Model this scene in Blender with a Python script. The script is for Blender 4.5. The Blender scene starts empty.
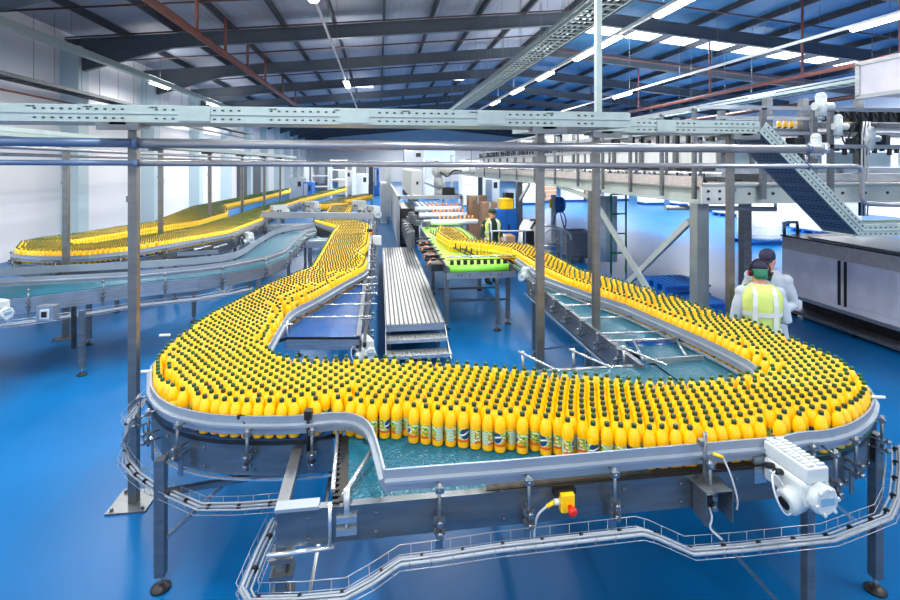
import bpy, bmesh, math, random
import numpy as np
from mathutils import Vector, Matrix, Euler

SC = bpy.context.scene
COL = SC.collection
random.seed(11)
rng = np.random.default_rng(11)

# ---------------------------------------------------------------- survey of the hall
# world: x across the hall, y along it, z up.  The photographer stands at (0, 0, 2.75).
H = 2.75
F = 510.0
HOR = 165.0
TH = math.atan(71 / 510)
CT, ST = math.cos(TH), math.sin(TH)


def W(px, py, z):
    """point of the hall at height z seen in direction (px, py)"""
    Y = F * (H - z) / (py - HOR)
    X = (px - 450) * Y / F
    return (X * CT + Y * ST, -X * ST + Y * CT)


def D(px, py, Y):
    """point of the hall at distance Y seen in direction (px, py)"""
    X = (px - 450) * Y / F
    return (X * CT + Y * ST, -X * ST + Y * CT, H - (py - HOR) * Y / F)


def RX(px, x):
    r = (px - 450) / F
    Y = x / (r * CT + ST)
    return -r * Y * ST + Y * CT


def RY(px, y):
    r = (px - 450) / F
    Y = y / (-r * ST + CT)
    return r * Y * CT + Y * ST


def depth(x, y):
    return x * ST + y * CT


# ---------------------------------------------------------------- materials
def lin(c):
    out = []
    for v in c:
        v = v / 255.0
        out.append(v / 12.92 if v <= 0.04045 else ((v + 0.055) / 1.055) ** 2.4)
    return (out[0], out[1], out[2], 1.0)


MATS = {}


def mat(name, rgb, rough=0.5, metal=0.0, vary=0.0, vscale=6.0, bump=0.0, bscale=60.0, coat=0.0, emit=0.0, spec=0.5,
        stretch=None, trans=0.0, alpha=1.0):
    m = bpy.data.materials.new(name)
    m.use_nodes = True
    nt = m.node_tree
    b = nt.nodes['Principled BSDF']
    b.inputs['Base Color'].default_value = lin(rgb)
    b.inputs['Roughness'].default_value = rough
    b.inputs['Metallic'].default_value = metal
    b.inputs['Specular IOR Level'].default_value = spec
    b.inputs['Coat Weight'].default_value = coat
    b.inputs['Transmission Weight'].default_value = trans
    b.inputs['Alpha'].default_value = alpha
    if emit:
        b.inputs['Emission Color'].default_value = lin(rgb)
        b.inputs['Emission Strength'].default_value = emit
    tc = nt.nodes.new('ShaderNodeTexCoord')
    src = tc.outputs['Object']
    if stretch:
        mp = nt.nodes.new('ShaderNodeMapping')
        mp.inputs['Scale'].default_value = stretch
        nt.links.new(src, mp.inputs['Vector'])
        src = mp.outputs['Vector']
    if vary:
        n = nt.nodes.new('ShaderNodeTexNoise')
        n.inputs['Scale'].default_value = vscale
        n.inputs['Detail'].default_value = 4
        nt.links.new(src, n.inputs['Vector'])
        mr = nt.nodes.new('ShaderNodeMapRange')
        mr.inputs['From Min'].default_value = 0.3
        mr.inputs['From Max'].default_value = 0.7
        mr.inputs['To Min'].default_value = 1 - vary
        mr.inputs['To Max'].default_value = 1 + vary
        nt.links.new(n.outputs['Fac'], mr.inputs['Value'])
        mx = nt.nodes.new('ShaderNodeVectorMath')
        mx.operation = 'SCALE'
        mx.inputs[0].default_value = lin(rgb)[:3]
        nt.links.new(mr.outputs['Result'], mx.inputs['Scale'])
        nt.links.new(mx.outputs['Vector'], b.inputs['Base Color'])
        m2 = nt.nodes.new('ShaderNodeMapRange')
        m2.inputs['To Min'].default_value = max(0.02, rough - vary * 0.4)
        m2.inputs['To Max'].default_value = min(1, rough + vary * 0.4)
        nt.links.new(n.outputs['Fac'], m2.inputs['Value'])
        nt.links.new(m2.outputs['Result'], b.inputs['Roughness'])
    if bump:
        v = nt.nodes.new('ShaderNodeTexVoronoi')
        v.inputs['Scale'].default_value = bscale
        nt.links.new(src, v.inputs['Vector'])
        bp = nt.nodes.new('ShaderNodeBump')
        bp.inputs['Strength'].default_value = bump
        bp.inputs['Distance'].default_value = 0.01
        nt.links.new(v.outputs['Distance'], bp.inputs['Height'])
        nt.links.new(bp.outputs['Normal'], b.inputs['Normal'])
    MATS[name] = m
    return m


def wave_bump(m, scale, axis, strength=0.4, dist=0.01, dark=0.0):
    """regular ribs across the surface"""
    nt = m.node_tree
    b = nt.nodes['Principled BSDF']
    tc = nt.nodes.new('ShaderNodeTexCoord')
    w = nt.nodes.new('ShaderNodeTexWave')
    w.wave_type = 'BANDS'
    w.bands_direction = axis
    w.inputs['Scale'].default_value = scale
    nt.links.new(tc.outputs['Object'], w.inputs['Vector'])
    bp = nt.nodes.new('ShaderNodeBump')
    bp.inputs['Strength'].default_value = strength
    bp.inputs['Distance'].default_value = dist
    nt.links.new(w.outputs['Fac'], bp.inputs['Height'])
    nt.links.new(bp.outputs['Normal'], b.inputs['Normal'])


STEEL = mat('brushed_stainless', (176, 184, 192), 0.34, 0.85, vary=0.14, vscale=5, stretch=(1, 1, 9))
STEEL_DARK = mat('dull_stainless', (120, 126, 132), 0.4, 0.8, vary=0.18, vscale=6, stretch=(1, 1, 5))
PLATE = mat('side_plate_stainless', (112, 120, 126), 0.36, 0.8, vary=0.2, vscale=3, stretch=(1, 1, 6))
RAILM = mat('guide_rail_grey', (144, 156, 170), 0.42, 0.35, vary=0.06, vscale=3)
ROD = mat('polished_rod', (205, 212, 218), 0.25, 0.8)
DARKM = mat('dark_steel', (48, 52, 58), 0.45, 0.6, vary=0.2, vscale=9)
BLACK = mat('black_plastic', (18, 19, 22), 0.45)
GALV = mat('galvanised_tray', (166, 184, 184), 0.42, 0.35, vary=0.08, vscale=9)
SLOT = mat('slot_dark', (40, 52, 58), 0.7)
POSTM = mat('post_stainless', (134, 134, 132), 0.36, 0.85, vary=0.16, vscale=3, stretch=(1, 1, 3))
WHITEP = mat('white_enamel', (214, 220, 222), 0.35, vary=0.02)
MOTORM = mat('motor_enamel', (190, 200, 204), 0.35, vary=0.04)
CREAM = mat('pale_grey_paint', (205, 212, 212), 0.45, vary=0.05)
MEZZ = mat('pale_green_grey_paint', (166, 178, 178), 0.45, 0.2, vary=0.07, vscale=2)
TEAL = mat('teal_modular_belt', (4, 92, 116), 0.3, bump=0.6, bscale=55, vary=0.15, vscale=25)
BLUEBELT = mat('blue_belt', (6, 72, 138), 0.25, vary=0.12, vscale=4, stretch=(4, .4, 1))
wave_bump(BLUEBELT, 9, 'Y', 0.25, 0.006)
GREENBELT = mat('lime_belt', (156, 214, 84), 0.4, vary=0.04)
GREENROLL = mat('lime_roller', (120, 206, 60), 0.35)
JUICE = mat('yellow_squash', (255, 194, 4), 0.28, vary=0.05, vscale=14, coat=0.35)
CAPM = mat('dark_green_cap', (8, 56, 20), 0.5)
CAPD = mat('dark_green_cap_small', (14, 78, 24), 0.4)
BLUEP = mat('blue_plastic', (20, 92, 178), 0.4)
YELLOWP = mat('safety_yellow', (248, 200, 10), 0.35)
REDP = mat('signal_red', (222, 30, 18), 0.35)
ORANGEP = mat('amber_lens', (240, 110, 20), 0.3)
BROWNPIPE = mat('red_oxide_pipe', (132, 82, 72), 0.5, vary=0.1)
REDPIPE = mat('dark_red_pipe', (74, 44, 44), 0.45, vary=0.1)
RAFTER = mat('rafter_grey', (84, 94, 104), 0.5, 0.15, vary=0.08, vscale=2)
PURLIN = mat('purlin_dark', (40, 48, 58), 0.55, vary=0.1)
PIPE = mat('conduit_steel', (152, 156, 164), 0.3, 0.6, vary=0.06)
PIPEBLUE = mat('blue_pipe_sleeve', (84, 108, 142), 0.4, 0.2, vary=0.05)
CABLE = mat('pale_grey_cable', (196, 202, 208), 0.5)
BUNDLE = mat('cable_bundle_grey', (150, 160, 172), 0.5)
WIRE = mat('basket_wire', (150, 158, 168), 0.35, 0.7)
CABINETM = mat('cabinet_stainless', (222, 222, 236), 0.42, 0.1, vary=0.08, vscale=4)
DCABLE = mat('dark_cable', (30, 34, 40), 0.5)
LAMP = mat('lit_tube', (255, 255, 255), 0.4, emit=9.0)
SKYL = mat('lit_rooflight', (246, 251, 255), 0.4, emit=3.2)
GREYCRATE = mat('grey_crate_plastic', (104, 116, 132), 0.5, vary=0.05)
GREENFR = mat('green_frame_paint', (30, 130, 90), 0.4)
CARD = mat('brown_cardboard', (176, 140, 112), 0.8, vary=0.1)
COPPER = mat('copper_grippers', (206, 132, 84), 0.4, 0.3)
WRAP = mat('white_shrink_wrap', (226, 232, 238), 0.28, vary=0.06, vscale=9)
TREADM = mat('diamond_tread', (186, 180, 180), 0.4, 0.15, bump=0.9, bscale=38, vary=0.12, vscale=10)
STEPD = mat('step_gap_dark', (70, 74, 78), 0.5, 0.5)
BRKT = mat('bracket_steel', (128, 136, 144), 0.34, 0.85)
STEPM = mat('step_tread_stainless', (196, 200, 202), 0.32, 0.8, bump=0.5, bscale=30, vary=0.1, vscale=12)
WALLW = mat('white_wall_panel', (234, 236, 240), 0.5, vary=0.015, vscale=.5)
ENDW = mat('white_end_wall', (222, 230, 236), 0.5, vary=0.02, vscale=.5)
PILM = mat('pale_blue_column_casing', (192, 214, 222), 0.5)
DOORM = mat('grey_shutter', (92, 98, 104), 0.45, 0.3, vary=0.15)
wave_bump(DOORM, 3, 'Z', 0.5, 0.02)
ROOFL = mat('grey_liner_sheet', (150, 160, 176), 0.55, vary=0.1, vscale=.7)
wave_bump(ROOFL, 1.3, 'X', 0.3, 0.02)
ROOFR = mat('bounce_tinted_liner_sheet', (62, 116, 154), 0.55, vary=0.1, vscale=.7)  # blue bounce from the floor put into the right slope's sheet colour
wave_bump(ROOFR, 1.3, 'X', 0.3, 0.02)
FLOORM = mat('blue_epoxy_floor', (0, 94, 156), 0.36, vary=0.1, vscale=.8, spec=0.16)
SKIN = mat('skin', (206, 150, 122), 0.5)
HIVIS = mat('hi_vis_yellow', (204, 224, 120), 0.6, vary=0.05, vscale=9)
REFLECT = mat('reflective_tape', (214, 222, 222), 0.35, vary=0.04)
COATM = mat('white_coat_cloth', (176, 188, 202), 0.75, vary=0.05, vscale=8)
NAVY = mat('navy_cap_cloth', (34, 34, 64), 0.7)
DKGREEN = mat('dark_green_cloth', (22, 48, 40), 0.75)
TROUS = mat('dark_trousers', (40, 44, 60), 0.8)
HAIRM = mat('dark_hair', (38, 30, 26), 0.6)
SHOE = mat('black_shoe', (20, 20, 22), 0.5)
HAIRNET = mat('green_hairnet', (40, 120, 90), 0.6)


def label_material():
    m = bpy.data.materials.new('printed_label')
    m.use_nodes = True
    nt = m.node_tree
    b = nt.nodes['Principled BSDF']
    b.inputs['Roughness'].default_value = 0.35
    N = nt.nodes.new
    L = nt.links.new
    uv = N('ShaderNodeUVMap')
    sep = N('ShaderNodeSeparateXYZ')
    L(uv.outputs['UV'], sep.inputs[0])

    def M(op, a, bb=None, c=None):
        n = N('ShaderNodeMath')
        n.operation = op
        for i, v in enumerate((a, bb, c)):
            if v is None:
                continue
            if isinstance(v, (int, float)):
                n.inputs[i].default_value = v
            else:
                L(v, n.inputs[i])
        return n.outputs[0]

    def mix(f, a, bb):
        n = N('ShaderNodeMix')
        n.data_type = 'RGBA'
        L(f, n.inputs[0])
        for i, v in ((6, a), (7, bb)):
            if isinstance(v, tuple):
                n.inputs[i].default_value = v
            else:
                L(v, n.inputs[i])
        return n.outputs[2]
    u, v = sep.outputs[0], sep.outputs[1]
    vo = N('ShaderNodeTexVoronoi')
    vo.inputs['Scale'].default_value = 13
    L(uv.outputs['UV'], vo.inputs['Vector'])
    sc = N('ShaderNodeSeparateColor')
    L(vo.outputs['Color'], sc.inputs[0])
    leaves = mix(M('GREATER_THAN', sc.outputs[0], 0.45), lin((70, 150, 40)), lin((170, 205, 70)))
    leaves = mix(M('GREATER_THAN', sc.outputs[1], 0.78), leaves, lin((240, 140, 30)))
    leaves = mix(M('GREATER_THAN', sc.outputs[2], 0.86), leaves, lin((235, 240, 225)))
    leaves = mix(M('LESS_THAN', v, 0.16), leaves, lin((222, 96, 20)))
    # pale text panel
    d1 = M('ABSOLUTE', M('SUBTRACT', u, 0.2))
    lines = M('GREATER_THAN', M('SINE', M('MULTIPLY', v, 62)), 0.25)
    panel = mix(lines, lin((205, 224, 196)), lin((120, 158, 128)))
    col = mix(M('LESS_THAN', d1, 0.11), leaves, panel)
    # oval emblem with a white swash and band
    du = M('MULTIPLY', M('SUBTRACT', u, 0.68), 5.6)
    dv = M('MULTIPLY', M('SUBTRACT', v, 0.56), 2.5)
    rr = M('ADD', M('MULTIPLY', du, du), M('MULTIPLY', dv, dv))
    col = mix(M('LESS_THAN', rr, 1.0), col, lin((216, 228, 232)))
    col = mix(M('LESS_THAN', rr, 0.82), col, lin((24, 70, 104)))
    sw = M('ABSOLUTE', M('SUBTRACT', dv, M('MULTIPLY', M('SINE', M('MULTIPLY', du, 2.4)), 0.2)))
    col = mix(M('MULTIPLY', M('LESS_THAN', sw, 0.13), M('LESS_THAN', rr, 0.7)), col, lin((236, 242, 244)))
    L(col, b.inputs['Base Color'])
    return m


LABELM = label_material()
LABELFAR = mat('printed_label_small', (214, 190, 50), 0.4, vary=0.25, vscale=60)

# ---------------------------------------------------------------- mesh builder
ORG = {}


class MB:
    def __init__(self):
        self.v, self.f, self.m, self.s = [], [], [], []

    def add(self, verts, faces, mi=0, smooth=False):
        o = len(self.v)
        self.v.extend(tuple(p) for p in verts)
        for f in faces:
            self.f.append([i + o for i in f])
            self.m.append(mi)
            self.s.append(smooth)
        return self

    def box(self, x0, x1, y0, y1, z0, z1, mi=0):
        p = [(x0, y0, z0), (x1, y0, z0), (x1, y1, z0), (x0, y1, z0), (x0, y0, z1), (x1, y0, z1), (x1, y1, z1), (x0, y1, z1)]
        return self.add(p, [(0, 3, 2, 1), (4, 5, 6, 7), (0, 1, 5, 4), (1, 2, 6, 5), (2, 3, 7, 6), (3, 0, 4, 7)], mi)

    def cbox(self, c, s, rz=0.0, mi=0):
        ca, sa = math.cos(rz), math.sin(rz)
        p = []
        for dz in (-.5, .5):
            for dx, dy in ((-.5, -.5), (.5, -.5), (.5, .5), (-.5, .5)):
                x, y = dx * s[0], dy * s[1]
                p.append((c[0] + x * ca - y * sa, c[1] + x * sa + y * ca, c[2] + dz * s[2]))
        return self.add(p, [(0, 3, 2, 1), (4, 5, 6, 7), (0, 1, 5, 4), (1, 2, 6, 5), (2, 3, 7, 6), (3, 0, 4, 7)], mi)

    def bar(self, p0, p1, w, h, mi=0, up=(0, 0, 1)):
        a, b = Vector(p0), Vector(p1)
        d = (b - a).normalized()
        u = Vector(up)
        s = d.cross(u)
        if s.length < 1e-4:
            s = d.cross(Vector((0, 1, 0)))
        s.normalize()
        t = s.cross(d).normalized()
        p = []
        for q in (a, b):
            for i, j in ((-.5, -.5), (.5, -.5), (.5, .5), (-.5, .5)):
                p.append(q + s * (i * w) + t * (j * h))
        return self.add(p, [(0, 3, 2, 1), (4, 5, 6, 7), (0, 1, 5, 4), (1, 2, 6, 5), (2, 3, 7, 6), (3, 0, 4, 7)], mi)

    def tube(self, pts, r, n=8, mi=0, cap=True):
        P = [Vector(p) for p in pts]
        k = len(P)
        R = r if isinstance(r, (list, tuple)) else [r] * k
        vs = []
        ref = None
        for i in range(k):
            if i == 0:
                d = P[1] - P[0]
            elif i == k - 1:
                d = P[-1] - P[-2]
            else:
                d = (P[i + 1] - P[i]).normalized() + (P[i] - P[i - 1]).normalized()
            d = d.normalized() if d.length > 1e-9 else Vector((0, 0, 1))
            if ref is None:
                ref = d.cross(Vector((0, 0, 1)))
                if ref.length < 0.1:
                    ref = d.cross(Vector((1, 0, 0)))
            s = (ref - d * ref.dot(d))
            if s.length < 1e-5:
                s = d.orthogonal()
            s.normalize()
            ref = s
            t = d.cross(s)
            for j in range(n):
                a = 2 * math.pi * j / n
                vs.append(P[i] + (s * math.cos(a) + t * math.sin(a)) * R[i])
        fs = []
        for i in range(k - 1):
            for j in range(n):
                fs.append((i * n + j, i * n + (j + 1) % n, (i + 1) * n + (j + 1) % n, (i + 1) * n + j))
        self.add(vs, fs, mi, True)
        if cap:
            o = len(self.v) - len(vs)
            self.f.append([o + j for j in range(n)][::-1])
            self.f.append([o + (k - 1) * n + j for j in range(n)])
            self.m += [mi, mi]
            self.s += [False, False]
        return self

    def cyl(self, c, r, z0, z1, n=16, mi=0):
        return self.tube([(c[0], c[1], z0), (c[0], c[1], z1)], r, n, mi)

    def prism(self, poly, z0, z1, mi=0):
        n = len(poly)
        vs = [(p[0], p[1], z0) for p in poly] + [(p[0], p[1], z1) for p in poly]
        fs = [tuple(range(n))[::-1], tuple(range(n, 2 * n))] + [(i, (i + 1) % n, (i + 1) % n + n, i + n) for i in range(n)]
        return self.add(vs, fs, mi)

    def sweep(self, path, prof, mi=0, closed=False, smooth=False):
        """closed profile [(side, height)] along path of (x, y, z); side is to the left of travel"""
        P = [Vector(p) for p in path]
        k, n = len(P), len(prof)
        vs = []
        for i in range(k):
            a = P[(i - 1) % k] if (i > 0 or closed) else P[0]
            c = P[(i + 1) % k] if (i < k - 1 or closed) else P[-1]
            d1 = (P[i] - a).to_2d()
            d2 = (c - P[i]).to_2d()
            if d1.length < 1e-9:
                d1 = d2
            if d2.length < 1e-9:
                d2 = d1
            d1, d2 = d1.normalized(), d2.normalized()
            t = d1 + d2
            t = t.normalized() if t.length > 1e-6 else d1
            nrm = Vector((-t.y, t.x))
            cosv = max(0.45, nrm.dot(Vector((-d1.y, d1.x))))
            nrm = nrm / cosv
            for (s, w) in prof:
                vs.append((P[i].x + nrm.x * s, P[i].y + nrm.y * s, P[i].z + w))
        fs = []
        for i in range(k if closed else k - 1):
            i2 = (i + 1) % k
            for j in range(n):
                fs.append((i * n + j, i2 * n + j, i2 * n + (j + 1) % n, i * n + (j + 1) % n))
        if not closed:
            fs.append(tuple(range(n)))
            fs.append(tuple(range((k - 1) * n, k * n))[::-1])
        return self.add(vs, fs, mi, smooth)

    def lathe(self, prof, n=16, at=(0, 0, 0), axis=None, mi=0):
        M = Matrix.Identity(3) if axis is None else Vector((0, 0, 1)).rotation_difference(Vector(axis).normalized()).to_matrix()
        vs = []
        for (r, z) in prof:
            for j in range(n):
                a = 2 * math.pi * j / n
                q = M @ Vector((r * math.cos(a), r * math.sin(a), z))
                vs.append((q.x + at[0], q.y + at[1], q.z + at[2]))
        fs = []
        k = len(prof)
        for i in range(k - 1):
            for j in range(n):
                fs.append((i * n + j, i * n + (j + 1) % n, (i + 1) * n + (j + 1) % n, (i + 1) * n + j))
        fs.append(tuple(range(n))[::-1])
        fs.append(tuple(range((k - 1) * n, k * n)))
        self.add(vs, fs, mi, True)
        self.s[-1] = self.s[-2] = False
        return self

    def ball(self, c, r, n=12, mi=0):
        rx, ry, rz = r if isinstance(r, (tuple, list)) else (r, r, r)
        m = n // 2
        vs = []
        for i in range(m + 1):
            th = math.pi * i / m
            for j in range(n):
                a = 2 * math.pi * j / n
                s = max(math.sin(th), 0.02)
                vs.append((c[0] + rx * s * math.cos(a), c[1] + ry * s * math.sin(a), c[2] - rz * math.cos(th)))
        fs = [(i * n + j, i * n + (j + 1) % n, (i + 1) * n + (j + 1) % n, (i + 1) * n + j) for i in range(m) for j in range(n)]
        fs.append(tuple(range(n))[::-1])
        fs.append(tuple(range(m * n, (m + 1) * n)))
        return self.add(vs, fs, mi, True)

    def mesh(self, name, mats, off=(0, 0, 0)):
        me = bpy.data.meshes.new(name)
        me.from_pydata([(p[0] - off[0], p[1] - off[1], p[2] - off[2]) for p in self.v], [], self.f)
        for m in mats:
            me.materials.append(m)
        me.polygons.foreach_set('material_index', self.m)
        me.polygons.foreach_set('use_smooth', self.s)
        me.update()
        return me

    def build(self, name, mats, parent=None, bevel=0.0, local=False):
        mats = mats if isinstance(mats, (list, tuple)) else [mats]
        if local:
            off = (0, 0, 0)
        elif parent is not None:
            off = ORG[parent.name]
        else:
            xs = np.array(self.v)
            off = (float(xs[:, 0].mean()), float(xs[:, 1].mean()), float(xs[:, 2].min()))
        o = bpy.data.objects.new(name, self.mesh(name, mats, off))
        COL.objects.link(o)
        if parent is not None:
            o.parent = parent
        else:
            o.location = off
        ORG[o.name] = off
        if bevel:
            md = o.modifiers.new('edge', 'BEVEL')
            md.width = bevel
            md.segments = 2
            md.limit_method = 'ANGLE'
        return o


def tag(o, label, cat, group=None, kind=None):
    o['label'] = label
    o['category'] = cat
    if group:
        o['group'] = group
    if kind:
        o['kind'] = kind
    return o


def thing(name, label, cat, loc=(0, 0, 0), rz=0.0, group=None):
    o = bpy.data.objects.new(name, None)
    o.empty_display_size = 0.1
    COL.objects.link(o)
    o.location = loc
    o.rotation_euler = (0, 0, rz)
    ORG[o.name] = tuple(loc)
    return tag(o, label, cat, group)


def structure(o):
    o['kind'] = 'structure'
    return o


def clone(o, parent=None):
    c = o.copy()
    COL.objects.link(c)
    if parent is not None:
        c.parent = parent
    for ch in list(o.children):
        clone(ch, c)
    return c


def smooth_path(pts, it=2):
    """round the corners of an open path"""
    P = [Vector(p) for p in pts]
    for _ in range(it):
        Q = [P[0]]
        for a, b in zip(P[:-1], P[1:]):
            Q += [a.lerp(b, 0.25), a.lerp(b, 0.75)]
        Q.append(P[-1])
        P = Q
    return [tuple(p) for p in P]


def offset_path(path, d):
    """shift an open (x, y) path to its left by d"""
    P = [Vector(p[:2]) for p in path]
    out = []
    for i in range(len(P)):
        a = P[max(0, i - 1)]
        c = P[min(len(P) - 1, i + 1)]
        t = (c - a).normalized()
        out.append((P[i].x - t.y * d, P[i].y + t.x * d))
    return out


def along(path, step, start=0.0):
    """points and directions every step along a path"""
    P = [Vector(p) for p in path]
    out, need = [], start
    for a, b in zip(P[:-1], P[1:]):
        L = (b - a).length
        while need <= L and L > 0:
            out.append((a.lerp(b, need / L), (b - a).normalized()))
            need += step
        need -= L
    return out
# ---------------------------------------------------------------- camera, view, world
cam = bpy.data.cameras.new('camera')
cam.sensor_width = 36
cam.lens = F / 900 * 36
cam.shift_y = -(300 - HOR) / 900
cam.clip_end = 300
co = bpy.data.objects.new('camera', cam)
co.location = (0, 0, H)
co.rotation_euler = (math.pi / 2, 0, -TH)
COL.objects.link(co)
SC.camera = co
SC.view_settings.view_transform = 'Standard'
SC.view_settings.look = 'None'
SC.view_settings.gamma = 1
SC.view_settings.use_curve_mapping = False
SC.view_settings.exposure = 0.42
SC.cycles.use_denoising = True
SC.cycles.max_bounces = 6
SC.cycles.sample_clamp_indirect = 6
wd = bpy.data.worlds.new('daylight')
wd.use_nodes = True
wd.node_tree.nodes['Background'].inputs[0].default_value = (0.97, 0.985, 1, 1)
wd.node_tree.nodes['Background'].inputs[1].default_value = 1.0
SC.world = wd

# ---------------------------------------------------------------- the building
XL, XR, YE, Y0 = -10.5, 27.0, 84.0, -8.0
XRIDGE, ZE, ZR = 8.1, 7.25, 9.0


def zroof(x):
    if x < XRIDGE:
        return ZE + (ZR - ZE) * (x - XL) / (XRIDGE - XL)
    return ZR - (ZR - ZE) * (x - XRIDGE) / (XR - XRIDGE)


structure(MB().box(XL - .2, XR + .2, Y0, YE, -0.1, 0).build('floor', FLOORM))
structure(MB().box(XL - .2, XL, Y0, YE, 0, ZE).build('wall_left', WALLW))
structure(MB().box(XR, XR + .2, Y0, YE, 0, ZE).build('wall_right', WALLW))
g = MB()
g.add([(XL, YE, 0), (XR, YE, 0), (XR, YE, ZE), (XRIDGE, YE, ZR), (XL, YE, ZE)], [(0, 1, 2, 3, 4)])
g.add([(XL, YE + .2, 0), (XR, YE + .2, 0), (XR, YE + .2, ZE), (XRIDGE, YE + .2, ZR), (XL, YE + .2, ZE)], [(4, 3, 2, 1, 0)])
structure(g.build('wall_back', ENDW))
g = MB()
g.add([(XL, Y0, 0), (XR, Y0, 0), (XR, Y0, ZE), (XRIDGE, Y0, ZR), (XL, Y0, ZE)], [(4, 3, 2, 1, 0)])
g.add([(XL, Y0 - .2, 0), (XR, Y0 - .2, 0), (XR, Y0 - .2, ZE), (XRIDGE, Y0 - .2, ZR), (XL, Y0 - .2, ZE)], [(0, 1, 2, 3, 4)])
structure(g.build('wall_front', ENDW))
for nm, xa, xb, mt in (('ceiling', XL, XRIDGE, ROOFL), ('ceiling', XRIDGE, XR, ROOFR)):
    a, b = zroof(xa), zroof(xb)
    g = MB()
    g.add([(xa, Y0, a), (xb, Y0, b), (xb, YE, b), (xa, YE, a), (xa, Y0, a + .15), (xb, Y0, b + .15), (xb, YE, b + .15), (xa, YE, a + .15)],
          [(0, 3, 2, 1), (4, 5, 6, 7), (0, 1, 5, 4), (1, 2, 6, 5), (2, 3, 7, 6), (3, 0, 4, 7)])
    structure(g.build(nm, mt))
# portal frames
RAFT_Y = [-4.3 + 5.8 * i for i in range(15)]
for y in RAFT_Y:
    g = MB()
    for xa, xb in ((XL, XRIDGE), (XRIDGE, XR)):
        a, b = zroof(xa) - .26, zroof(xb) - .26
        d = .5
        for (za, zb, w) in ((0, -.03, .2), (-d + .03, -d, .2), (-.03, -d + .03, .03)):
            p = []
            for yy in (y - w / 2, y + w / 2):
                p += [(xa, yy, a + zb), (xb, yy, b + zb), (xb, yy, b + za), (xa, yy, a + za)]
            g.add(p, [(0, 1, 2, 3), (7, 6, 5, 4), (0, 4, 5, 1), (1, 5, 6, 2), (2, 6, 7, 3), (3, 7, 4, 0)])
    # haunch at the left eave
    za = zroof(XL) - .76
    hx = XL + 3.4
    hz = zroof(hx) - .76
    p = []
    for yy in (y - .1, y + .1):
        p += [(XL + .1, yy, za - .7), (hx, yy, hz), (XL + .1, yy, za)]
    g.add(p, [(0, 1, 2), (5, 4, 3), (0, 3, 4, 1), (1, 4, 5, 2), (2, 5, 3, 0)])
    structure(g.build('ceiling_beam', RAFTER))
    g = MB().box(XL, XL + .55, y - .3, y + .3, 0, ZE - .5)
    structure(g.build('wall_column', PILM))
for i in range(1, 21):
    x = XL + i * 1.78
    if abs(x - XRIDGE) < .3:
        continue
    z = zroof(x)
    structure(MB().box(x - .04, x + .04, Y0, YE, z - .24, z - .01).build('ceiling_purlin', PURLIN))
# rooflights: lit translucent sheets between purlins, second bay beyond the near frame
k = 0
for i in range(11, 20):
    xa, xb = XL + i * 1.78 + .12, XL + (i + 1) * 1.78 - .12
    g = MB()
    ya, yb = 20.6, 22.4
    g.add([(xa, ya, zroof(xa) - .03), (xb, ya, zroof(xb) - .03), (xb, yb, zroof(xb) - .03), (xa, yb, zroof(xa) - .03)], [(0, 3, 2, 1)])
    g.add([(xa, ya, zroof(xa) - .02), (xb, ya, zroof(xb) - .02), (xb, yb, zroof(xb) - .02), (xa, yb, zroof(xa) - .02)], [(0, 1, 2, 3)])
    k += 1
    structure(g.build('window_%d' % k, SKYL))
for (xa, xb, ya) in ((2.6, 5.6, 33.0), (-3.4, -.4, 33.4)):
    k += 1
    g = MB().box(xa, xb, ya, ya + .8, zroof(xa) - .05, zroof(xa) - .02)
    structure(g.build('window_%d' % k, SKYL))
k += 1
structure(MB().box(5.0, 12.5, YE - .1, YE - .02, 3.0, 5.2).build('window_%d' % k, mat('pale_window_glow', (170, 196, 232), .3, emit=1.0)))
# dark shutter and a pale recess on the left wall
structure(MB().box(XL, XL + .25, 39.8, 46.5, 0, 2.75).build('door_1', DOORM))
structure(MB().box(XL, XL + .5, 25.6, 26.2, 1.9, 2.1).build('wall_ledge', WALLW))

# ---------------------------------------------------------------- light fittings, and added lights without fittings
def area(name, loc, sx, sy, power, col=(1.0, 0.965, 0.9)):
    l = bpy.data.lights.new(name, 'AREA')
    l.shape = 'RECTANGLE'
    l.size, l.size_y = sx, sy
    l.energy = power
    l.color = col
    o = bpy.data.objects.new(name, l)
    o.location = loc
    COL.objects.link(o)
    return o


LINES = [
    # x, z, y0, y1, thick, lamps (y), label of the trunking
    (-8.75, 6.0, 6.0, 40.0, .2, [RX(160, -8.75), RX(40, -8.75) - 6, RX(213, -8.75), 34.0], 'thick pale lighting trunking running along the left wall below the rafters'),
    (-1.28, 6.05, 6.0, 44.0, .05, [RX(347, -1.28), 9.6, 36.0], 'thin white lighting trunking crossing the roof left of the middle'),
    (5.92, 6.0, 6.0, 46.0, .08, [RX(678, 5.92), RX(606, 5.92), RX(586, 5.92), RX(545, 5.92), RX(517, 5.92), RX(495, 5.92)], 'pale lighting trunking beside the ceiling cable ladder with a row of lit tubes'),
    (11.1, 6.0, 5.5, 46.0, .07, [RX(884, 11.1), RX(622, 11.1), 34.0], 'long pale lighting trunking slanting down from the top right corner'),
    (17.5, 6.0, 12.0, 46.0, .07, [RX(762, 17.5), 30.5, 40.0], 'low pale lighting trunking above the filling line at far right'),
]
NTH = ['nearest', 'second', 'third', 'fourth', 'fifth', 'sixth']
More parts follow.
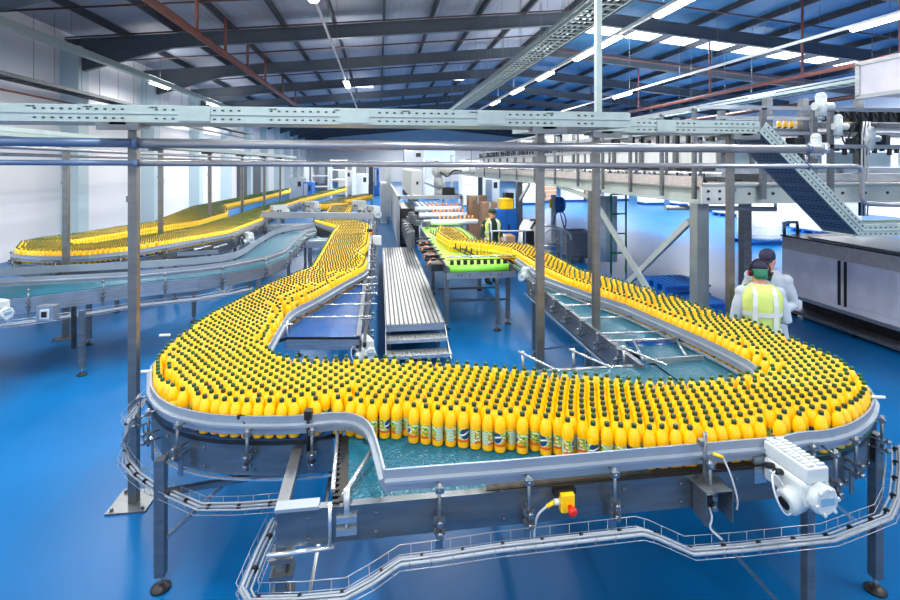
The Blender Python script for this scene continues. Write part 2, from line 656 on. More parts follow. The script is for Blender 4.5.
for (x, z, ya, yb, th, lamps, lab) in LINES:
    lamps = sorted(lamps)
    t = thing('lighting_trunking', lab, 'light trunking', (x, ya, z))
    MB().box(x - th / 2, x + th / 2, ya, yb, z, z + th).build('rail', GALV if th > .1 else WHITEP, t)
    for y in np.arange(ya + 1, yb, 3.0):
        MB().tube([(x, y, z + th), (x, y, zroof(x) - .2)], .005, 5).build('suspension_wire', STEEL_DARK, t)
    short = {-8.75: 'left wall', -1.28: 'thin white', 5.92: 'cable ladder side', 11.1: 'top right', 17.5: 'far right'}[x]
    for i, y in enumerate(lamps):
        if x == 5.92:
            L = 1.5
        else:
            L = 1.5
        f = thing('strip_light', '%s lit strip light under the %s trunking counted from the viewer' % (NTH[i], short), 'ceiling light',
                  (x, y, z - .1), 0, 'lit strip lights under the trunkings')
        MB().box(x - .09, x + .09, y - L / 2, y + L / 2, z - .04, z - .002).build('housing', WHITEP, f)
        g = MB()
        w = .11
        g.sweep([(x, y - L / 2, z - .04), (x, y + L / 2, z - .04)], [(-w, 0), (-w * .7, -.05), (0, -.07), (w * .7, -.05), (w, 0)])
        g.build('diffuser', LAMP, f)
        area('lamp_and_fill_glow', (x, y, z - .13), .3, 1.5, 95)
        u = area('lamp_and_fill_uplight', (x, y, z + .18), .8, 2.4, 45)
        u.rotation_euler = (math.pi, 0, 0)
for (x, y) in ((-8.75, -3), (-1.28, -4), (5.92, -4), (11.1, -3), (-8.75, 2.5), (-1.28, 1.5), (5.92, 1.5), (11.1, 2.5), (-4.5, 6.5), (1.5, 5.5), (8.5, 6.5), (-5.5, 12), (1.5, 12), (15, 4), (20, 4)):  # unseen overhead lights, mostly behind the viewer, with no fittings built
    area('lamp_and_fill_glow', (x, y, 5.9), .4, 2.5, 210)
    u = area('lamp_and_fill_uplight', (x, y, 6.2), .8, 2.4, 60)
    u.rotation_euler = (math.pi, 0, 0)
for x in (10, 13, 16, 19, 22):
    o = area('rooflight_glow', (x, 21.5, zroof(x) - .3), 1.4, 1.7, 150, (.9, .96, 1))
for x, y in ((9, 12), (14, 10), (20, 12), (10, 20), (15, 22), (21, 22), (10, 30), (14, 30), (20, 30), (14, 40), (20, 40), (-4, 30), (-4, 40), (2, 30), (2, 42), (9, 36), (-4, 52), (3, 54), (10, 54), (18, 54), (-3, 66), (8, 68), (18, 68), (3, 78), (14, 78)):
    area('lamp_and_fill_glow', (x, y, 6.2), .5, 4, 460)  # fill lights with no fittings, added to brighten the right and far hall

# ---------------------------------------------------------------- services under the roof
def pipe_run(name, label, cat, pts, r, m, drops=None, dm=None, dr=.02, group=None):
    t = thing(name, label, cat, pts[0], 0, group)
    MB().tube(pts, r, 12).build('pipe', m, t)
    if drops:
        for p in drops:
            MB().tube([p, (p[0], p[1], zroof(p[0]) - .3)], dr, 8).build('dropper', dm or m, t)
    return t


pipe_run('sprinkler_main', 'thick rust-red pipe slanting down from the top left under the roof', 'pipe',
         [(-4.88, 7.5, 6.3), (-4.88, 46, 6.3)], .1, BROWNPIPE, [(-4.88, y, 6.3) for y in (12.0, 14.6, 17.2, 20, 23, 27, 31)], BROWNPIPE, .05)
pipe_run('sprinkler_main', 'thin red-brown pipe slanting down from the top right under the right roof slope', 'pipe',
         [(13.4, 9.0, 5.6), (13.4, 46, 5.6)], .07, BROWNPIPE, [(13.4, y, 5.6) for y in (11.5, 14.6, 19.2, 25, 31)], BROWNPIPE, .035)
pipe_run('sprinkler_main', 'dark red pipe low under the right roof above the filling line', 'pipe',
         [(15.5, 12.0, 5.0), (15.5, 46, 5.0)], .08, REDPIPE)
for y, lab in ((14.8, 'thin red branch pipe crossing below the nearest roof bay'), (17.6, 'thin red branch pipe just before the second rafter'),
               (21.2, 'thin red branch pipe crossing below the third roof bay'), (26.4, 'thin red branch pipe crossing below the far roof bays')):
    pipe_run('sprinkler_branch', lab, 'pipe', [(-9.8, y, zroof(-9.8) - .55), (7.5, y, zroof(7.5) - .55)], .03, REDPIPE)
for y, lab in ((16.4, 'thin dark branch pipe below the nearest right roof bay'), (24.2, 'thin brown branch pipe beyond the bright rooflights')):
    pipe_run('sprinkler_branch', lab, 'pipe', [(8.8, y, zroof(8.8) - .55), (25.5, y, zroof(25.5) - .55)], .03, BROWNPIPE if y > 20 else REDPIPE)


def ladder(name, label, x0, x1, y0, y1, z, hh=.1, step=.3, m=GALV, wires=4):
    t = thing(name, label, 'cable ladder', ((x0 + x1) / 2, y0, z))
    g = MB()
    for x in (x0, x1):
        g.box(x - .02, x + .02, y0, y1, z, z + hh)
    g.build('side_rail', m, t)
    g = MB()
    for y in np.arange(y0, y1, step):
        g.box(x0, x1, y, y + .05, z + .01, z + .04)
    g.build('rungs', m, t)
    g = MB()
    for i in range(wires):
        xx = x0 + (x1 - x0) * (.15 + .7 * i / max(1, wires - 1))
        g.tube([(xx + .03 * math.sin(y * 1.7 + i), y, z + .065) for y in np.arange(y0, y1, 1.0)], .028, 6)
    g.build('cables', DCABLE, t)
    for y in np.arange(y0 + 1, y1, 2.4):
        for x in (x0, x1):
            MB().tube([(x, y, z + hh), (x, y, zroof(x) - .2)], .006, 5).build('hanger_rod', STEEL_DARK, t)
    return t


ladder('cable_ladder', 'upper ceiling cable ladder running into the hall left of the lit tubes', 4.95, 5.75, 9.5, 44, 6.65, step=.32)
ladder('cable_ladder', 'lower galvanised cable ladder hung just below the upper ceiling ladder', 4.2, 4.85, 9.0, 44, 5.95, step=.32)
ladder('cable_ladder', 'cable basket running along the left wall under the thick trunking', -9.85, -9.3, 8, 40, 5.0, step=.5, m=STEEL_DARK, wires=5)
ladder('cable_ladder', 'pale cable ladder below the right roof beside the dark red pipe', 14.2, 14.8, 12, 44, 5.25, step=.4)
pipe_run('wall_conduit', 'thin red pipe clipped below the cable basket on the left wall', 'pipe', [(-9.9, 8, 4.75), (-9.9, 40, 4.75)], .03, BROWNPIPE,
         None)

# ---------------------------------------------------------------- overhead perforated trays, pipes and posts
def tray_mesh(path, w=.42, hgt=.135, slots=True):
    """channel tray: rims, two sides with slot rows, floor; near side on the right of travel"""
    g = MB()
    for s in (-w / 2, w / 2):
        sg = -1 if s < 0 else 1
        g.sweep(path, [(s + .004, 0), (s + .004, hgt), (s - sg * .03, hgt), (s - sg * .03, hgt - .006), (s - .004, hgt - .006), (s - .004, 0)]
                if sg < 0 else [(s - .004, 0), (s - .004, hgt - .006), (s - .03, hgt - .006), (s - .03, hgt), (s + .004, hgt), (s + .004, 0)])
        # pressed mid rib
        e = s + sg * .006
        g.sweep(path, sorted([(e - .008, hgt * .47), (e + .008, hgt * .47)]) + sorted([(e + .008, hgt * .57), (e - .008, hgt * .57)], reverse=True))
    g.sweep(path, [(-w / 2, 0), (w / 2, 0), (w / 2, .006), (-w / 2, .006)])
    if slots:
        P = [Vector(p) for p in path]
        for a, b in zip(P[:-1], P[1:]):
            d = (b - a)
            L = d.length
            d.normalize()
            n = Vector((-d.y, d.x, 0)).normalized()
            q = .06
            c = 0
            while q < L - .05:
                for zz in (.03, .1):
                    if (c % 14) < 11:
                        p = a + d * q - n * (w / 2 + .006)
                        up = n.cross(d).normalized()
                        if up.z < 0:
                            up = -up
                        p = p + up * zz
                        g.bar(p - d * .011, p + d * .011, .004, .012, 1, up)
                q += .062
                c += 1
    return g


ZT = 3.085
TA = (-6.3, 4.27)
c0 = RY(600, 4.27)
c1, c1y = 1.72, 4.95
trx = RY(757, 4.95)
path1 = [(-7.0, 4.5, ZT), (c0, 4.5, ZT), (c1, 5.15, ZT), (trx + .02, 5.15, ZT)]
t = thing('cable_tray', 'long perforated galvanised cable tray crossing the hall at the top of the posts', 'cable tray', (-7, 4.5, ZT))
tray_mesh(path1).build('channel', [GALV, SLOT], t)
# tray joints
for x in (-4.1, -2.0 + .55, -.2, .95):
    MB().box(x - .12, x + .12, 4.5 - .226, 4.5 - .216, ZT + .012, ZT + .125).build('joint_plate', GALV, t)
for x in (2.4, 2.95):
    MB().box(x - .1, x + .1, 5.15 - .226, 5.15 - .216, ZT + .012, ZT + .125).build('joint_plate', GALV, t)
g = MB()
for i, (dy, r) in enumerate(((-.13, .02), (-.06, .025), (.02, .018), (.09, .022))):
    pts = [(-7, 4.5 + dy, ZT + .03), (c0, 4.5 + dy, ZT + .03), (c1, 5.15 + dy, ZT + .03), (trx, 5.15 + dy, ZT + .03)]
    g.tube(pts, r, 6)
g.build('cables', DCABLE, t)
# small print on the tray flange
for px in (24, 82, 148, 268, 334, 402, 470, 547):
    x = RY(px, 4.27)
    g = MB()
    for k in range(6):
        g.box(x + k * .011, x + k * .011 + (.008 if k % 3 else .005), 4.281, 4.287, ZT + .112, ZT + .121)
    g.build('printed_mark', SLOT, t)
# descending tray
t2 = thing('descending_cable_tray', 'perforated cable tray dropping steeply behind the pipe ends at right', 'cable tray', (trx, 5.15, 2))
zb = 1.98
xb = RY(852, 5.0)
rise = ZT - zb
g = MB()
a, b = Vector((trx, 5.15, ZT + .02)), Vector((xb, 5.15, zb))
d = (b - a).normalized()
upv = Vector((-d.z, 0, d.x)) * (1 if d.x > 0 else -1)
wt = .46
for sy in (-wt / 2, wt / 2):
    o = Vector((0, sy, 0)) + upv * .065
    g.bar(a + o, b + o, .008, .135, 0, upv)
    for e in (0, .13):
        o2 = Vector((0, sy + (.012 if sy < 0 else -.012), 0)) + upv * e
        g.bar(a + o2, b + o2, .03, .006, 0, upv)
    rib = Vector((0, sy * 1.03, 0)) + upv * .07
    g.bar(a + rib, b + rib, .01, .014, 0, upv)
L = (b - a).length
q = .05
while q < L - .03:
    for e in (.03, .105):
        p = a + d * q + upv * e + Vector((0, -wt / 2 - .006, 0))
        g.bar(p - d * .011, p + d * .011, .004, .012, 1, upv)
    q += .06
g.build('side_channel', [GALV, SLOT], t2)
g = MB()
g.bar(a + Vector((0, 0, 0)), b, wt, .006, 0, upv)
q = .04
while q < L - .04:
    c = a + d * q - upv * .006
    for yy in np.arange(-.17, .18, .055):
        if int(q * 100) % 3:
            g.bar(c + Vector((0, yy - .014, 0)), c + Vector((0, yy + .014, 0)), .012, .004, 1, upv)
    q += .05
g.build('perforated_floor', [mat('tray_floor_galvanised', (92, 114, 140), 0.4, 0.5, vary=.1), SLOT], t2)
g = MB()
for yy, r in ((-.1, .025), (0, .03), (.1, .02)):
    g.tube([a + upv * .035 + Vector((0, yy, 0)), b + upv * .035 + Vector((0, yy, 0))], r, 6)
g.build('cables', DCABLE, t2)
t3 = thing('cable_tray', 'short low cable tray running right from the foot of the descending tray', 'cable tray', (xb, 5.15, zb))
tray_mesh([(xb - .02, 5.15, zb - .02), (xb + 3, 5.05, zb - .02)]).build('channel', [GALV, SLOT], t3)
# tray along the row of posts at left
t4 = thing('cable_tray', 'perforated tray running away along the row of posts by the left wall', 'cable tray', (-4.92, 5, 3.12))
tray_mesh([(-4.92, 30, 3.12), (-4.92, 4.9, 3.12)], .5, .12, slots=False).build('channel', [GALV, SLOT], t4)
# big pipes
t = thing('overhead_pipe', 'upper of two steel pipes crossing the picture, capped at its right end', 'pipe', (0, 4.38, 2.92))
pL, pR = RY(-60, 4.38), RY(822, 4.38)
xm = RY(139, 4.38)
MB().tube([(pL, 4.38, 2.935), (xm, 4.38, 2.925)], .037, 14).build('blue_sleeve', PIPEBLUE, t)['label'] = 'blue sleeved length'
MB().tube([(xm, 4.38, 2.925), (pR, 4.38, 2.9)], .04, 14).build('pipe', PIPE, t)
MB().tube([(pR - .01, 4.38, 2.9), (pR + .05, 4.38, 2.9)], .044, 14).build('end_cap', ROD, t)
t = thing('overhead_pipe', 'lower thinner steel pipe crossing the picture and turning down at right', 'pipe', (0, 4.38, 2.75))
qx = RY(862, 4.38)
MB().tube([(pL, 4.38, 2.772), (xm, 4.38, 2.765)], .022, 12).build('blue_sleeve', PIPEBLUE, t)['label'] = 'blue sleeved length'
pp = [(xm, 4.38, 2.765), (qx - .06, 4.38, 2.735), (qx - .015, 4.38, 2.72), (qx, 4.38, 2.67), (qx, 4.38, 2.43), (qx + .02, 4.38, 2.385), (qx + .07, 4.38, 2.37), (qx + 1, 4.38, 2.33)]
MB().tube(pp, .024, 12).build('pipe', PIPE, t)
for px, lab in ((139, 'at the left'), (540, 'at the middle post'), (823, 'at the right end')):
    pass
g = thing('pipe_clamp', 'blue strapped clamp joining the two pipes near their right end', 'clamp', (RY(808, 4.38), 4.38, 2.7))
x = RY(808, 4.38)
MB().tube([(x - .02, 4.38, 2.902), (x + .02, 4.38, 2.902)], .047, 14).tube([(x - .015, 4.38, 2.737), (x + .015, 4.38, 2.737)], .03, 12).build('strap', PIPEBLUE, g)
MB().tube([(x, 4.4, 2.86), (x, 4.4, 2.77)], .012, 8).build('hanger', ROD, g)
pipe_run('overhead_pipe', 'thin steel pipe running away beside the row of left posts', 'pipe', [(-4.62, 5, 2.98), (-4.62, 34, 2.98)], .03, PIPE)
pipe_run('overhead_pipe', 'second thin pipe running away over the far bottle loop', 'pipe', [(-5.2, 6, 2.9), (-5.2, 34, 2.9)], .025, PIPE)


def post(x, y, ztop, label, w=.068, base=True, cap=True, z0=0.0, capw=.34):
    t = thing('support_post', label, 'post', (x, y, z0), 0, 'stainless posts carrying trays and pipes')
    MB().box(x - w / 2, x + w / 2, y - w / 2, y + w / 2, z0 + .012, ztop).build('square_tube', POSTM, t, .004)
    if base:
        g = MB().box(x - .15, x + .15, y - .15, y + .15, z0, z0 + .014)
        for i in (-1, 1):
            for j in (-1, 1):
                g.cyl((x + i * .115, y + j * .115), .014, z0 + .014, z0 + .04, 8)
        g.build('base_plate', STEEL_DARK, t)
    if cap:
        g = MB().box(x - .06, x + .06, y - capw / 2 - .1, y + capw / 2, ztop, ztop + .02)
        g.box(x - .15, x + .15, y - capw / 2 - .1, y - capw / 2 - .05, ztop - .04, ztop + .02)
        g.build('top_bracket', STEEL_DARK, t)
    g = MB().box(x - w / 2 - .006, x + w / 2 + .006, y - w / 2 - .012, y - w / 2, z0 + 2.45, z0 + 2.5)
    g.build('joint_collar', POSTM, t)
    return t


post(*W(134, 502, 0), 3.06, 'tall stainless post on a bolted base plate beside the left bend of bottles')
pc = thing('pipe_clamp', 'blue clamps fixing both pipes to the left tall post', 'clamp', (-1.9, 4.38, 2.75))
px_ = W(134, 502, 0)[0] + .06
MB().tube([(px_ - .012, 4.38, 2.925), (px_ + .02, 4.38, 2.925)], .05, 12).build('upper_strap', PIPEBLUE, pc)
MB().tube([(px_ - .012, 4.38, 2.763), (px_ + .02, 4.38, 2.763)], .034, 12).build('lower_strap', PIPEBLUE, pc)
post(RY(540, 4.5), 4.5, 3.06, 'tall stainless post rising behind the middle of the front bottle rows')
post(RY(596, 5.0), 5.0, 3.06, 'tall stainless post right of the middle one, under the bend of the tray')
post(RY(730, 5.15), 5.15, 3.06, 'tall stainless post beside the person in the hi-vis vest')
for (yy, lab) in ((8.86, 'thin post on a base plate behind the empty left conveyor'), (12.4, 'thin post between the two strands of the far bottle loop'),
                  (15.8, 'third thin post of the row going back along the left wall'), (19.4, 'fourth thin post of the row going back along the left wall'),
                  (23.0, 'fifth thin post of the row going back along the left wall'), (26.6, 'sixth thin post of the row going back along the left wall')):
    post(-4.92, yy, 3.1, lab, .08 if yy < 9 else .09)
# hanger channel from tray to roof
x = RY(598.5, 4.85)
t = thing('hanger_channel', 'pale steel channel rising from the bend of the tray to the roof', 'hanger', (x, 4.85, 3.2))
MB().box(x - .028, x + .028, 4.83, 4.89, 3.22, 7.6).build('channel', GALV, t)
# ---------------------------------------------------------------- conveyors
ZB = 1.06           # belt
ZC = ZB + 0.228     # middle of the caps
ZRL = 1.21          # guide rail top
OUTER = [(316, 219), (338, 225), (332, 233), (325, 245), (317, 258), (312, 266), (300, 270.5), (291.7, 274), (271.7, 281.7), (250.8, 292.5),
         (234.4, 301), (214.4, 311), (192, 325.5), (172, 341), (159, 355.5), (153.5, 366), (158, 376), (172, 384), (190, 390.5), (206.7, 395),
         (225.6, 398.4), (246.7, 400), (269.6, 400.5), (293, 400), (326.7, 397), (371.7, 399), (398, 399), (413.8, 403), (450.8, 406), (476, 408),
         (500, 411), (545, 413), (578.8, 420), (607, 422), (648, 424), (689.6, 425), (720.8, 421), (760, 417.5), (799, 413), (831.7, 412),
         (850, 406), (862, 397), (866, 389), (864, 382.5), (859, 374.7), (846.7, 364), (835.8, 356.7), (812.5, 346), (790, 336.7), (767.5, 326.7),
         (743, 317.5), (713, 310), (686.7, 299.5), (658, 290.6), (622.5, 280.6), (577, 268), (549, 253), (526.7, 243.5), (498, 241), (486.7, 239.7),
         (468, 237.5), (461.7, 231.7), (451.7, 226.7), (440, 225.3)]
INNER = [(438, 231.7), (450, 239.5), (490, 243.5), (513, 247.5), (523, 253.7), (545, 266), (569.7, 277.4), (600, 287), (628, 297), (652.8, 307.6),
         (681, 318), (713, 331), (738, 343), (758, 353.7), (764, 361), (757, 371), (740, 374.5), (711.7, 377), (661, 377.5), (628, 376),
         (585.8, 372), (555, 369.5), (524, 367), (486, 363), (457, 361), (411, 357), (377, 355), (325.6, 357.8), (286.7, 356), (272, 352),
         (261, 342), (267.8, 325.6), (276.7, 316.7), (285, 306.7), (300, 300.8), (316.7, 291.7), (340, 278), (353, 271.7), (365, 262.5), (366, 256),
         (357, 250.7), (366.7, 243), (368.7, 234), (368, 223), (353, 219)]
OW = [W(a, b, ZC) for a, b in OUTER]
IW = [W(a, b, ZC) for a, b in INNER]

RAILP = [(.006, 0), (-.006, 0), (-.006, -.045), (-.028, -.05), (-.028, -.066), (-.008, -.072), (-.008, -.11), (.006, -.11)]


def rail(path2, parent, z=ZRL):
    MB().sweep([(p[0], p[1], z) for p in path2], RAILP).build('guide_rail', RAILM, parent)


def plate(path2, parent, z0, z1, th=.012, m=None, bolts=True, name='side_plate'):
    g = MB().sweep([(p[0], p[1], 0) for p in path2], [(0, z1), (-th, z1), (-th, z0), (0, z0)])
    g.sweep([(p[0], p[1], 0) for p in path2], [(.03, z1 + .004), (-th - .004, z1 + .004), (-th - .004, z1), (.03, z1)])
    if bolts:
        for p, d in along([(q[0], q[1]) for q in path2], .33, .15):
            n = Vector((d.y, -d.x))
            for zz in (z0 + .035, z1 - .045):
                c = Vector((p.x + n.x * th, p.y + n.y * th, zz))
                g.tube([c, c + Vector((n.x, n.y, 0)) * .012], .009, 8)
    g.build(name, m or PLATE, parent)


def bracket(parent, p, n, hang=True, z_lo=.92, z_hi=1.165, reach=.05):
    """guide clamp: upright rod outside the plate, two stand-off bolts with knobs, a rod in to the rail"""
    n = Vector((n[0], n[1], 0)).normalized()
    t = Vector((-n.y, n.x, 0))
    b = Vector((p[0], p[1], 0))
    q = b + n * (reach + .02)
    g = MB()
    g.tube([q + Vector((0, 0, z_lo)), q + Vector((0, 0, z_hi))], .0095, 8)
    for zz in (z_lo + .03, z_lo + .085):
        g.tube([b + Vector((0, 0, zz)), q + n * .025 + Vector((0, 0, zz))], .0075, 6)
        g.tube([q + n * .018 + Vector((0, 0, zz)), q + n * .045 + Vector((0, 0, zz))], .014, 8)
        g.bar(q + t * .028 + Vector((0, 0, zz)), q - t * .028 + Vector((0, 0, zz)), .022, .022)
    zr = z_hi - .03
    g.tube([q + n * .02 + Vector((0, 0, zr)), b - n * .02 + Vector((0, 0, zr))], .0075, 6)
    g.bar(q + t * .02 + Vector((0, 0, zr)), q - t * .02 + Vector((0, 0, zr)), .026, .026)
    if hang:
        g.bar(b + n * .045 + Vector((0, 0, z_lo + .03)), b + n * .045 + Vector((0, 0, z_lo - .1)), .035, .008, 0, n)
    g.build('guide_bracket', BRKT, parent)


def leg(parent, x, y, ztop, w=.06, foot=True, m=None, name='leg'):
    g = MB().box(x - w / 2, x + w / 2, y - w / 2, y + w / 2, .09 if foot else 0, ztop)
    o = g.build(name, m or STEEL_DARK, parent, .003)
    if foot:
        g = MB().cyl((x, y), .014, .02, .12, 8)
        g.build('foot_spindle', ROD, o if False else parent)
        MB().lathe([(.062, 0), (.062, .012), (.03, .03), (.018, .035)], 16, (x, y, 0)).build('foot', BLACK, parent)


# ------------------------------------------------ left arm with the left bend
lt = thing('bottle_conveyor', 'curving conveyor carrying the left arm and left bend of yellow bottles', 'conveyor', (-1.0, 5, 0))
RAIL_L = [W(a, b, ZRL) for a, b in ((150, 379), (151, 385), (154, 391), (160, 398), (167, 402.5), (176.7, 406.7), (187, 409.5), (199, 412), (212, 414), (225.6, 415), (252, 416),
                                    (279, 416), (296, 415.3), (313, 414.3), (333, 412.3), (345, 412.3), (354, 413.7), (362, 417), (367.5, 421), (372, 427),
                                    (375, 435), (378, 445), (381, 455.5), (384.4, 469.5))]
back = offset_path([OW[i] for i in range(0, 15)], -.055)
rail(back + RAIL_L[1:], lt)
BELT_L = offset_path([OW[i] for i in range(0, 16)], -.05) + [RAIL_L[i] for i in range(2, 14)] + [(-.23, 3.3), (-.23, 4.0), (-.55, 4.1)] + \
    [W(264, 344, ZB), W(287, 337, ZB), W(362, 337, ZB), W(371.5, 219, ZB)]
g = MB().prism(BELT_L, ZB - .03, ZB)
g.m[2:] = [1] * (len(g.m) - 2)
g.build('belt', [BLUEBELT, BLACK], lt)
# the bend's curved fascia
arc = [(RAIL_L[i][0], RAIL_L[i][1]) for i in range(0, 15)]
plate(offset_path(arc, .02), lt, .84, 1.035)
MB().sweep([(p[0], p[1], 0) for p in offset_path(arc, -.004)], [(.012, .815), (-.004, .815), (-.004, .825), (.012, .825)]).build('lower_trim_rod', ROD, lt)
# long outer plate and inner side frame
plate(offset_path([OW[i] for i in range(0, 15)], -.05), lt, .86, 1.035)
XS = -.17
plate([(XS - .02, 5.0), (XS - .02, 16.2)], lt, .86, 1.1, m=STEEL_DARK)
MB().box(XS + .02, XS + .05, 4.9, 16.0, 1.02, 1.07).build('chain_guard', DARKM, lt)
for i, y in enumerate(np.arange(5.3, 15.8, .62)):
    bracket(lt, (XS + .0, y), (1, 0), hang=False, z_lo=.96, z_hi=1.2)
RAIL_LI = [W(a, b, ZRL) for a, b in ((266, 349.5), (272, 340), (279, 327.5), (286.7, 315), (290, 311.7), (297, 307), (316.7, 297.5), (343, 282.5), (363, 272), (366.5, 269), (368.3, 263),
                                     (368.7, 250), (370.5, 235), (371, 221))]
rail(RAIL_LI, lt)
plate(offset_path(RAIL_LI[3:9], -.02), lt, 1.03, 1.07, bolts=False, name='lane_divider')
for (ya, xa, xb_) in ((317.5, 295, 371), (305, 316, 377), (294.3, 334, 377.5), (285, 350, 377.5), (278, 363, 376.5)):
    p, q = W(xa, ya, 1.11), W(xb_, ya - 1, 1.11)
    MB().tube([(p[0], p[1], 1.11), (q[0], q[1], 1.11)], .011, 8).build('cross_rod', ROD, lt)
p, q = W(287, 334, 1.03), W(360, 334, 1.03)
MB().tube([(p[0], p[1], 1.015), (q[0], q[1], 1.015)], .045, 16).build('end_roller', BLUEBELT, lt)
p, q = W(284, 340, 1.03), W(361, 340, 1.03)
MB().bar((p[0], p[1], .985), (q[0], q[1], .985), .012, .1).build('end_plate', STEEL, lt)
p, q = W(287, 338, 1.03), W(287, 331, 1.03)
MB().tube([(p[0], p[1], .95), (p[0], p[1], 1.2)], .012, 8).tube([(p[0] - .06, p[1] - .02, 1.16), (p[0] + .05, p[1] + .02, 1.16)], .01, 8).build('rail_support', ROD, lt)
lx, ly = W(157.5, 595, 0)
leg(lt, lx, ly + .05, .85, .064)
MB().bar((lx, ly + .05, .3), (lx + .9, ly + .75, .86), .022, .022).build('diagonal_brace', STEEL, lt)
MB().bar((lx, ly + .05, .62), (lx + .8, ly + .05, .7), .035, .035).build('cross_brace', STEEL_DARK, lt)
for (x, y) in ((-1.7, 5.4), (-1.15, 7.6), (-1.1, 10.5), (-1.1, 13.5)):
    leg(lt, x, y, .86)
for y in (5.1, 7.8, 10.6, 13.4):
    leg(lt, XS - .03, y, .86)
for (a, b) in ((145, 398), (157, 412), (186, 424), (259, 432), (309, 430)):
    q = W(a, b, 1.12)
    j = min(range(len(arc)), key=lambda i: (arc[i][0] - q[0]) ** 2 + (arc[i][1] - q[1]) ** 2)
    jj = min(max(j, 1), len(arc) - 2)
    d = Vector(arc[jj + 1]) - Vector(arc[jj - 1])
    n = (d.y, -d.x)
    bracket(lt, arc[j], n, hang=a < 240)
# sensor heads on the bend
for (a, b, lab) in ((154, 371, 'grey'), (170, 335, 'grey')):
    q = W(a, b, 1.2)
    MB().tube([(q[0] - .09, q[1], 1.2), (q[0], q[1], 1.2)], .012, 8).build('end_stop', WHITEP, lt)
q = W(309, 414, 1.2)
MB().cbox((q[0], q[1] - .03, 1.215), (.045, .05, .05)).tube([(q[0], q[1] - .04, .98), (q[0], q[1] - .04, 1.2)], .01, 8).build('sensor_head', BLACK, lt)
q = W(242, 416, 1.2)
MB().cbox((q[0], q[1] - .01, 1.2), (.05, .02, .02)).tube([(q[0], q[1] - .01, 1.2), (q[0] + .05, q[1] - .04, 1.12)], .007, 6).build('sensor_clip', BLACK, lt)
# beam linking the bend to the front conveyor
p, q = W(297, 447, 1.03), W(281, 511, 1.02)
MB().bar((p[0], p[1], .99), (q[0], q[1], 1.0), .06, .06).build('link_beam', STEEL_DARK, lt)

# ------------------------------------------------ front run
ft = thing('bottle_conveyor', 'straight front conveyor with a stainless side plate below the first bottle row', 'conveyor', (.9, 3.2, 0))
YF = 2.60
MB().prism([(-.21, YF + .01), (2.32, YF + .01), (2.32, 4.05), (-.21, 4.05)], 1.02, 1.05).build('belt', TEAL, ft)
rail([RAIL_L[-1], W(440, 465, ZRL), W(500, 460.7, ZRL), W(650, 447.5, ZRL), W(783, 436.3, ZRL)], ft)
xl, xr = W(277, 512, 1.05)[0], 2.3
plate([(xl, YF), (xr, YF)], ft, .875, 1.05)
MB().box(xl - .01, xl + .2, YF - .02, YF + .05, 1.05, 1.066).build('corner_cover', RAILM, ft)
MB().box(.55, 2.2, YF - .03, YF + .02, 1.072, 1.078).build('wear_strip', BLACK, ft)
plate([(2.2, 4.07), (-.1, 4.07)], ft, .875, 1.05)
g = MB()
for x in np.arange(.1, 2.2, .5):
    g.box(x - .02, x + .02, YF, 4.06, .93, .97)
g.build('cross_members', STEEL_DARK, ft)
for a in (438, 525, 609, 702, 825):
    bracket(ft, (RY(a, YF - .012), YF - .012), (0, -1), z_lo=.9)
# tall sensor rod
x = RY(705, YF - .05)
MB().tube([(x, YF - .05, .98), (x, YF - .05, 1.3)], .012, 8).cbox((x - .01, YF - .04, 1.24), (.035, .035, .03)).build('sensor_mast', STEEL_DARK, ft)
MB().tube([(x + .05, YF - .05, 1.18), (x + .1, YF - .06, 1.16)], .009, 6).build('sensor_plug', YELLOWP, ft)
MB().tube(smooth_path([(x + .1, YF - .06, 1.16), (x + .13, YF - .08, 1.08), (x + .16, YF - .1, .95), (x + .15, YF - .1, .9)]), .005, 6).build('sensor_lead', CABLE, ft)
# end of the belt at left: comb roller and bearing rods
p, q = W(338, 430, 1.07), W(333, 492, 1.07)
MB().tube([(p[0], p[1], 1.09), (q[0], q[1], 1.075)], .012, 8).build('end_rod', ROD, ft)
p2, q2 = W(344, 437, 1.05), W(343, 503, 1.05)
g = MB().bar((p2[0], p2[1], 1.035), (q2[0], q2[1], 1.035), .05, .05)
for i in range(14):
    f = i / 13
    g.cbox((p2[0] + (q2[0] - p2[0]) * f - .035, p2[1] + (q2[1] - p2[1]) * f, 1.04), (.035, .022, .05))
g.build('comb_roller', BLACK, ft)
p, q = W(371, 452, 1.12), W(343, 497, 1.08)
MB().tube([(p[0], p[1], 1.12), (q[0], q[1], 1.085)], .013, 8).build('rail_stay', ROD, ft)
g = MB().tube([(q[0] + .02, q[1] - .02, 1.13), (q[0] + .02, q[1] - .02, .9)], .017, 8)
g.bar((q[0] - .03, q[1] - .03, .99), (q[0] + .07, q[1] - .03, .99), .03, .03).bar((q[0] - .03, q[1] - .03, .93), (q[0] + .07, q[1] - .03, .93), .03, .03)
g.build('stay_post', STEEL, ft)
x = RY(330, YF - .03)
MB().tube([(x, YF - .03, 1.08), (x, YF - .03, .86)], .01, 8).tube([(x - .3, YF - .03, .855), (x + .02, YF - .03, .865)], .012, 8).build('drip_rod', ROD, ft)
# legs
x = RY(279.5, YF - .02)
leg(ft, x, YF + .03, .98, .05, m=STEEL_DARK)
for zz in (.6, .72, .8):
    MB().box(x - .05, x + .06, YF - .02, YF + .09, zz, zz + .02).build('leg_clamp', STEEL_DARK, ft)

leg(ft, 2.46, YF + .04, .98, .052)
leg(ft, .9, 4.0, .88)
leg(ft, 2.35, 4.0, .88)
leg(ft, -.1, 4.0, .88)
MB().bar((1.75, YF + .12, .82), (2.35, YF + .1, .15), .02, .02).build('diagonal_brace', STEEL_DARK, ft)
MB().bar((-.4, YF + .1, .25), (-.3, 3.5, .8), .02, .02).build('diagonal_brace', STEEL_DARK, ft)
